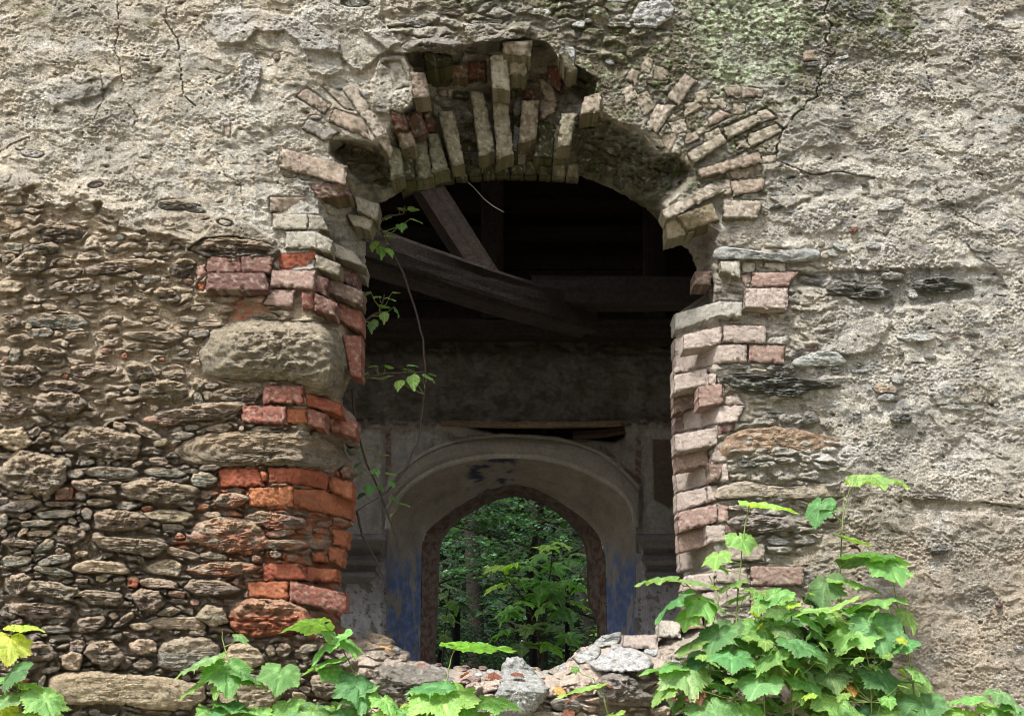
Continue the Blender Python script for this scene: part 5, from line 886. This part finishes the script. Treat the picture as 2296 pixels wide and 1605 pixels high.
plant('vine_plant', 'yellow-green vine in the bottom left corner', 'plant', [[(60,1800,-.4),(45,1600,-.4),(36,1500,-.4),(20,1440,-.4),(32,1402,-.4)], [(90,1800,-.4),(85,1600,-.4),(60,1550,-.4)]],
 L("32 1402 72 82 6 y;22 1428 78 20 56 y;40 1490 80 -20 50 d;48 1530 70 80 6 l;96 1552 94 55 42 m;30 1556 86 -10 28 b;10 1582 66 0 46 y;80 1600 70 20 26 m;130 1600 60 60 26 l;0 1520 60 -40 30 m", -.42, .03), seed=11)
plant('undergrowth_vine', 'low shaded vine filling the foot of the right-hand clump close to the wall', 'plant', [[(1700,1800,-.16),(1690,1500,-.15),(1680,1420,-.15)], [(1860,1800,-.16),(1850,1500,-.15),(1840,1400,-.15)], [(1560,1800,-.16),(1570,1540,-.15)]],
 fill(92, [(1500,1560),(1570,1460),(1650,1380),(1760,1330),(1860,1350),(1960,1420),(2060,1560),(2080,1620),(1490,1620)], -.16, (30, 62), 'ddkkbdm', .06), group=G, seed=14)
plant('undergrowth_vine', 'low leaves along the bottom edge between the left shoots', 'plant', [[(640,1800,-.3),(650,1620,-.3),(660,1570,-.3)], [(860,1800,-.3),(850,1600,-.3)]],
 fill(34, [(430,1590),(560,1560),(760,1550),(900,1570),(1090,1590),(1090,1640),(430,1640)], -.3, (34, 66), 'mmbdly', .06), seed=15)
# climber hanging in the opening
cl = "895 470 26 40 10 l;914 468 26 80 5 l;880 484 34 -60 25 l;922 490 34 60 25 l;900 500 38 10 45 m;862 488 34 -50 30 l;842 540 34 -30 60 l;855 552 36 20 60 l;862 530 32 60 10 l;870 556 30 40 55 l;832 656 26 -70 15 b;850 664 30 -20 20 m;872 670 32 40 20 b;884 688 28 60 55 d;862 700 34 10 55 m;838 716 40 -20 60 b;880 656 20 60 5 l;850 686 30 70 10 m;826 836 26 -60 20 b;846 820 26 -40 10 m;864 822 26 60 10 m;905 826 34 70 15 m;926 838 46 10 60 l;948 838 38 70 30 m;898 852 38 -10 50 l;880 842 26 -60 10 l;914 818 30 60 10 b;960 838 20 80 10 l"
cl2 = "822 1008 24 60 10 b;850 1018 30 70 8 b;806 1036 24 -30 40 d;838 1050 34 20 30 b;812 1058 30 -50 30 d;828 1084 36 10 50 d;850 1086 24 40 40 d;816 1104 26 -40 40 k;876 1076 26 40 50 d;896 1128 28 70 10 b;866 1058 30 60 20 b;800 1010 22 20 30 d;880 1112 22 60 40 d"
plant('climbing_vine', 'thin leafy climber trailing down through the left side of the opening', 'plant', [[(842,494,.36),(862,530,.4),(905,612,.45),(930,690,.5),(948,760,.5),(955,840,.5),(950,900,.5),(938,990,.5),(912,1050,.5),(870,1100,.5),(800,1145,.45)], [(790,872,.4),(798,960,.45),(822,1040,.5),(850,1100,.55),(880,1180,.55),(897,1236,.55)], [(842,500,.36),(870,484,.36),(905,480,.36)], [(905,480,.36),(908,462,.36)], [(815,850,.38),(860,838,.4),(955,834,.46)], [(816,720,.38),(850,700,.4),(862,660,.4)], [(800,1145,.45),(812,1200,.5),(840,1250,.5),(862,1300,.5)]],
 L(cl, .38, .04) + L(cl2, .5, .04), kind='ovate', seed=12, rad=.006, cs=(.05, .035, .03), petiole=True)

# loose pieces lying on the broken sill
def loose(name, label, cat, z, kind, poly, pr, fl=1., group=None, seed=0, mat='stone'):
    t = stone_arrays(3000 + seed, (z, kind, poly, pr, fl)); V = t[0]; c = V.mean(0); lo_ = (c[0], V[:, 1].max(), V[:, 2].min())
    o = mesh(name, V, t[1], M[mat], None, t[2], True, at=lo_); return tag(o, label, cat, group)
loose('boulder', 'pointed pale grey boulder standing on the sill in front of the doorway', 'boulder', U9, 'w', [(1395,590),(1460,575),(1530,585),(1600,640),(1660,700),(1750,800),(1800,880),(1790,960),(1720,1060),(1640,1150),(1500,1180),(1300,1180),(1260,1100),(1290,950),(1330,850),(1345,720)], .13, 1.2, seed=1)
loose('rock', 'grey flat rock among dead leaves right of the pointed boulder', 'rock', U9, 'g', [(1800,1020),(1870,980),(2000,975),(2090,1000),(2130,1060),(2100,1110),(1950,1120),(1840,1085)], .06, .8, seed=2)
loose('rock', 'long flat pale rock at the bottom edge below the dead leaves', 'rock', U9, 's', [(1620,1110),(1700,1095),(1900,1110),(2060,1130),(2040,1190),(1650,1190)], .06, .6, seed=3)
def loose_brick(label, z, col, pts, seed):
    VV, F, Cc = brick_arrays(z, col, pts, .03, 1.3, .1, seed); at = (VV[:, 0].mean(), VV[:, 1].max(), VV[:, 2].min()); return tag(mesh('loose_brick', VV, F, M['brick'], None, Cc, True, at=at), label, 'brick', 'loose bricks on the sill')
loose_brick('pink brick lying flat on the right of the broken sill', S12, 'pp', [(162,1060),(390,1050),(392,1150),(165,1132)], 301); loose_brick('pale mortar-crusted brick standing beside the flat pink brick on the sill', S12, 'cr', [(402,955),(545,960),(545,1070),(402,1060)], 302)
rnd = random.Random(31)
for k in range(16):
    x, y = rnd.uniform(1040, 1210), rnd.uniform(1494, 1530); s_ = rnd.uniform(8, 24)
    if k > 12: x, y = rnd.uniform(930, 990), rnd.uniform(1484, 1496)
    a = [(x + s_ * math.cos(t) * rnd.uniform(.7, 1.1), y + s_ * .5 * math.sin(t) * rnd.uniform(.7, 1.1)) for t in np.arange(6) * 1.047]
    o = loose('rubble_piece', 'small broken chip of brick or lime among the debris on the middle of the sill', 'rubble', D0, rnd.choice('rrpo'), a, .03, 1.2, 'brick and lime chips on the sill', 10 + k)
# dry leaves
dl = [(1345,1528,-.02,30,60,20,'r'),(1300,1555,-.1,36,-50,20,'r'),(1245,1540,-.06,26,60,30,'o'),(1150,1508,.1,30,40,10,'r'),(1050,1508,.1,26,-40,10,'r'),(850,1447,.05,22,70,10,'o'),(1270,1590,-.12,30,20,30,'r'),(1095,1512,.08,26,70,10,'r'),(1500,1560,-.1,30,60,40,'r')]
for k, (x, y, Y, s_, hd, dr, tn) in enumerate(dl):
    o = bpy.data.objects.new('dead_leaf', leaf_proto('ovate', k % 6)); link(o); o.matrix_world = frame(P1(x, y, Y - .05), hd, dr, k * 17 % 40) @ Matrix.Scale(s_ / S * 1.3, 4); t = TN[tn]; o.color = (*t, 1)
    tag(o, 'curled dry brown leaf lying on the broken sill', 'leaf', 'dead leaves on the sill')

# ---------------------------------------------------------------- woodland beyond the far doorway
def crown_mb(mb, c, r, n, size, tint, rd, per=11):
    """sprays of small leaves, layered, through an ellipsoid"""
    Vs, F, Cs = [], [], []; k = 0
    for _ in range(n):
        while True:
            p = rd.uniform(-1, 1, 3)
            if .25 < (p ** 2).sum() < 1: break
        p = np.array(c) + p * r; h = rd.uniform(0, 6.283); dirv = np.array([math.cos(h), math.sin(h), rd.uniform(-.5, .2)]); side = np.array([-math.sin(h), math.cos(h), 0]); tb = rd.choice([.45, .8, 1.2, 2.1]) * rd.uniform(.8, 1.2)
        for i in range(per):
            s_ = size * rd.uniform(.6, 1.25); q = p + dirv * i * size * .55; sd = 1 if i % 2 else -1
            ax = dirv * .5 + side * sd + np.array([0, 0, rd.uniform(-.6, .3)]); ax /= np.linalg.norm(ax); nrm = np.array([rd.uniform(-.6, .6), rd.uniform(-.9, .3), 1.]); wd = np.cross(ax, nrm); wd /= np.linalg.norm(wd) + 1e-6; up_ = np.cross(wd, ax)
            w_ = s_ * .34
            Vs += [q, q + ax * s_ * .35 + wd * w_ + up_ * s_ * .05, q + ax * s_ * .72 + wd * w_ * .75, q + ax * s_, q + ax * s_ * .72 - wd * w_ * .75, q + ax * s_ * .35 - wd * w_ + up_ * s_ * .05]
            F += [(k, k + 1, k + 2, k + 3), (k, k + 3, k + 4, k + 5)]; k += 6
            cc = np.array(tint) * tb * rd.uniform(.75, 1.3); Cs += [cc] * 6
    mb.add(np.array(Vs), np.array(F), np.array(Cs))
def tree(label, x, Y, h, r, cz, n, size, tint, seed, cat='tree', grp='trees beyond the far doorway', tr=.07):
    rd = np.random.RandomState(seed); root = empty('woodland_tree', (x, Y, 0)); tag(root, label, cat, grp); m = MB()
    pts = [(rd.uniform(-.05, .05) * i, rd.uniform(-.05, .05) * i, h * i / 7) for i in range(8)]; m.tube(pts, [tr * (1 - .1 * i) for i in range(8)], 9, (.022, .018, .014))
    for i in range(9):
        z0 = cz - r[2] * .7 + i * r[2] * .17; a = rd.uniform(0, 6.28); m.tube([(0, 0, z0), (math.cos(a) * r[0] * .4, math.sin(a) * r[1] * .4, z0 + .15), (math.cos(a) * r[0] * .85, math.sin(a) * r[1] * .8, z0 + .3)], [tr * .3, tr * .2, tr * .08], 5, (.05, .04, .03))
    m.build('trunk', M['bark'], root, smooth=True); c = MB(); crown_mb(c, (0, 0, cz), np.array(r), n, size, tint, rd); c.build('crown', M['leaf'], root)
tree('slender tree with small bluish leaves left in the far doorway', -1.0, 8.2, 4.6, (1.2, .9, 1.9), 3.2, 620, .060, (.045, .105, .055), 1)
tree('small-leaved tree filling the top of the far doorway', .3, 8.9, 5.0, (1.3, .9, 1.6), 3.9, 620, .060, (.05, .12, .05), 2)
tree('dark bush low at the left of the far doorway', -.9, 7.6, 1.8, (.9, .5, .8), 1.55, 330, .052, (.035, .09, .04), 3, 'bush')
tree('yellowish bush low at the right of the far doorway', 1.25, 7.4, 2.2, (.6, .5, .9), 1.6, 260, .055, (.10, .2, .04), 4, 'bush')
tree('shadowed tree behind the maple sapling', 1.2, 9.6, 5.0, (1.4, .9, 2.3), 3.0, 620, .062, (.04, .10, .045), 5)
tree('dark undergrowth bush behind the wire fence', .1, 9.2, 2.0, (1.1, .5, .9), 1.4, 420, .058, (.03, .08, .035), 6, 'bush')
tree('outer tree left of the far doorway', -3.4, 8.5, 5.2, (1.5, 1.2, 2.3), 3.0, 380, .08, (.045, .11, .05), 7); tree('outer tree right of the far doorway', 3.4, 8.8, 5.2, (1.5, 1.2, 2.3), 3.0, 380, .08, (.045, .11, .05), 8)
for x, Y, r_, lb in ((-.55, 11, .13, 'dark bare trunk left of centre deep in the wood'), (.35, 10.4, .10, 'dark bare trunk at the centre deep in the wood'), (1.1, 11.5, .12, 'dark bare trunk at the right deep in the wood')):
    m = MB(); m.tube([(0, 0, 0), (.05, 0, 2), (-.03, 0, 4), (.06, 0, 6.5)], [r_, r_ * .9, r_ * .8, r_ * .7], 10, (.018, .015, .012)); o = m.build('tree_trunk', M['bark'], smooth=True); o.location = (x, Y, 0); tag(o, lb, 'tree', 'bare trunks in the wood')
hm = MB(); hv = [(x_, 17 + y_ * 1.2, (0, 1.2, 3.5, 7, 11)[y_] + .3 * math.sin(x_ * 1.3 + y_)) for x_ in range(-24, 25, 2) for y_ in range(5)]; hm.add(hv, grid_faces(25, 5), (.012, .018, .01)); hb = hm.build('sky_blocking_hill', M['bark'], smooth=True); tag(hb, kind='structure')  # dark slope added to block the bright sky behind the trees
fw = MB(); crown_mb(fw, (0, 14.6, 3.2), np.array((7, 2.2, 5.2)), 4200, .2, (.02, .05, .02), np.random.RandomState(9), 9); o = fw.build('far_wood', M['leaf']); tag(o, 'mass of dark foliage closing the view behind the doorway', 'woodland', kind='stuff')
# maple sapling just outside the far doorway
ml = []
for x, y, s_, hd, dr, tn in [(1115,1150,0,0,0,'')][:0] + [(1235,1222,40,-30,20,'l'),(1255,1215,38,40,25,'l'),(1220,1240,44,-60,35,'m'),(1240,1262,46,20,40,'m'),(1268,1250,40,60,20,'m'),(1160,1262,40,-70,15,'l'),(1180,1268,40,30,20,'m'),(1130,1268,48,-60,15,'l'),(1165,1296,50,20,30,'m'),(1130,1306,48,-60,25,'l'),(1200,1262,36,60,20,'m'),(1215,1300,52,0,40,'m'),(1240,1320,50,30,40,'k'),(1265,1300,56,60,20,'m'),(1290,1312,38,40,20,'y'),(1250,1312,38,-50,20,'l'),(1300,1262,40,60,12,'b'),(1290,1240,36,40,12,'b'),(1260,1360,54,30,40,'k'),(1225,1350,50,-40,35,'m'),(1150,1360,52,-50,40,'m'),(1175,1346,40,30,20,'l'),(1190,1400,50,-20,30,'k'),(1240,1400,56,40,30,'k'),(1140,1410,48,-60,20,'m'),(1285,1350,44,70,20,'m'),(1200,1330,44,10,30,'m'),(1270,1420,50,30,30,'m'),(1170,1440,50,0,30,'k'),(1220,1440,50,50,30,'m')]:
    ml.append((x, y, 6.4 + Rn.uniform(-.2, .3), s_ * 1.15, hd, dr, {'m': 'M', 'l': 'N', 'y': 'N', 'k': 'm', 'b': 'm'}[tn]))
plant('maple_sapling', 'bright green maple sapling just outside the far doorway', 'sapling', [[(1215,1700,6.5),(1215,1500,6.5),(1222,1400,6.5),(1232,1300,6.5),(1240,1225,6.5)], [(1218,1450,6.5),(1180,1350,6.4),(1140,1300,6.4)], [(1222,1400,6.5),(1270,1340,6.4),(1300,1300,6.4)]], ml, kind='maple', seed=21, rad=.012, cs=(.06, .05, .03))
ml = [(x, y, 6.2 + Rn.uniform(-.1, .1), s_, hd, dr, tn) for x, y, s_, hd, dr, tn in [(1000,1310,46,40,15,'m'),(1025,1325,50,60,25,'k'),(1012,1345,46,20,40,'m'),(1030,1350,50,60,30,'k'),(1000,1375,46,30,30,'m'),(1022,1392,44,60,25,'k'),(990,1330,40,0,20,'l'),(995,1420,46,40,40,'m')]]
plant('shrub', 'dark shrub leaning into the left side of the far doorway', 'shrub', [[(985,1700,6.2),(990,1500,6.2),(1000,1380,6.2),(1010,1310,6.2)]], ml, kind='ovate', seed=22, rad=.012, cs=(.06, .05, .03))
# wire fence outside
fence = empty('wire_fence', P1(1150, 1951, 7.0)); tag(fence, 'low chain-link fence with thin dark posts in front of the wood', 'fence'); f0 = P1(1150, 1951, 7.0); f0.z = 0; fence.location = f0
def rel(v): return Vector(v) - f0
for px_, r_ in ((870, .03), (1197, .032), (1272, .026), (1480, .03)):
    m = MB(); t_ = P1(px_, 1352, 7.0); m.tube([rel((t_.x, 7, 0)), rel((t_.x, 7, t_.z))], r_, 8, (.02, .02, .022)); m.build('post', M['bark'], fence, smooth=True)
wm = MB(); zt = P1(0, 1425, 7.0).z; 
k = -3.2
while k < 3.2:
    for sg in (1, -1):
        wm.tube([rel((k, 7, .1)), rel((k + sg * (zt - .1) * .55, 7, zt))], .003, 3, (.03, .03, .03))
    k += .075
wm.tube([rel((-3.4, 7, zt)), rel((3.4, 7, zt))], .004, 4, (.03, .03, .03)); wm.build('wire_mesh', M['bark'], fence)
m = MB(); t_ = P1(1022, 1356, 6.6); m.tube([(0, 0, 0), (0, 0, t_.z - .04)], .045, 14, (.02, .022, .028)); m.tube([(0, 0, t_.z - .04), (0, 0, t_.z)], .052, 14, (.02, .022, .028)); o = m.build('pipe_post', M['bark'], smooth=True); o.location = (t_.x, t_.y, 0); tag(o, 'thick black capped pipe standing left in the far doorway', 'post')
# cobweb thread hanging under the arch
m = MB(); m.tube([P1(1041,402,.5), P1(1062,420,.5), P1(1085,446,.5), P1(1105,462,.5), P1(1130,476,.5)], .0011, 4, (.75, .75, .78)); o = m.build('spider_thread', M['stem'], smooth=True); tag(o, 'pale spider thread drifting under the arch against the dark roof space', 'thread')
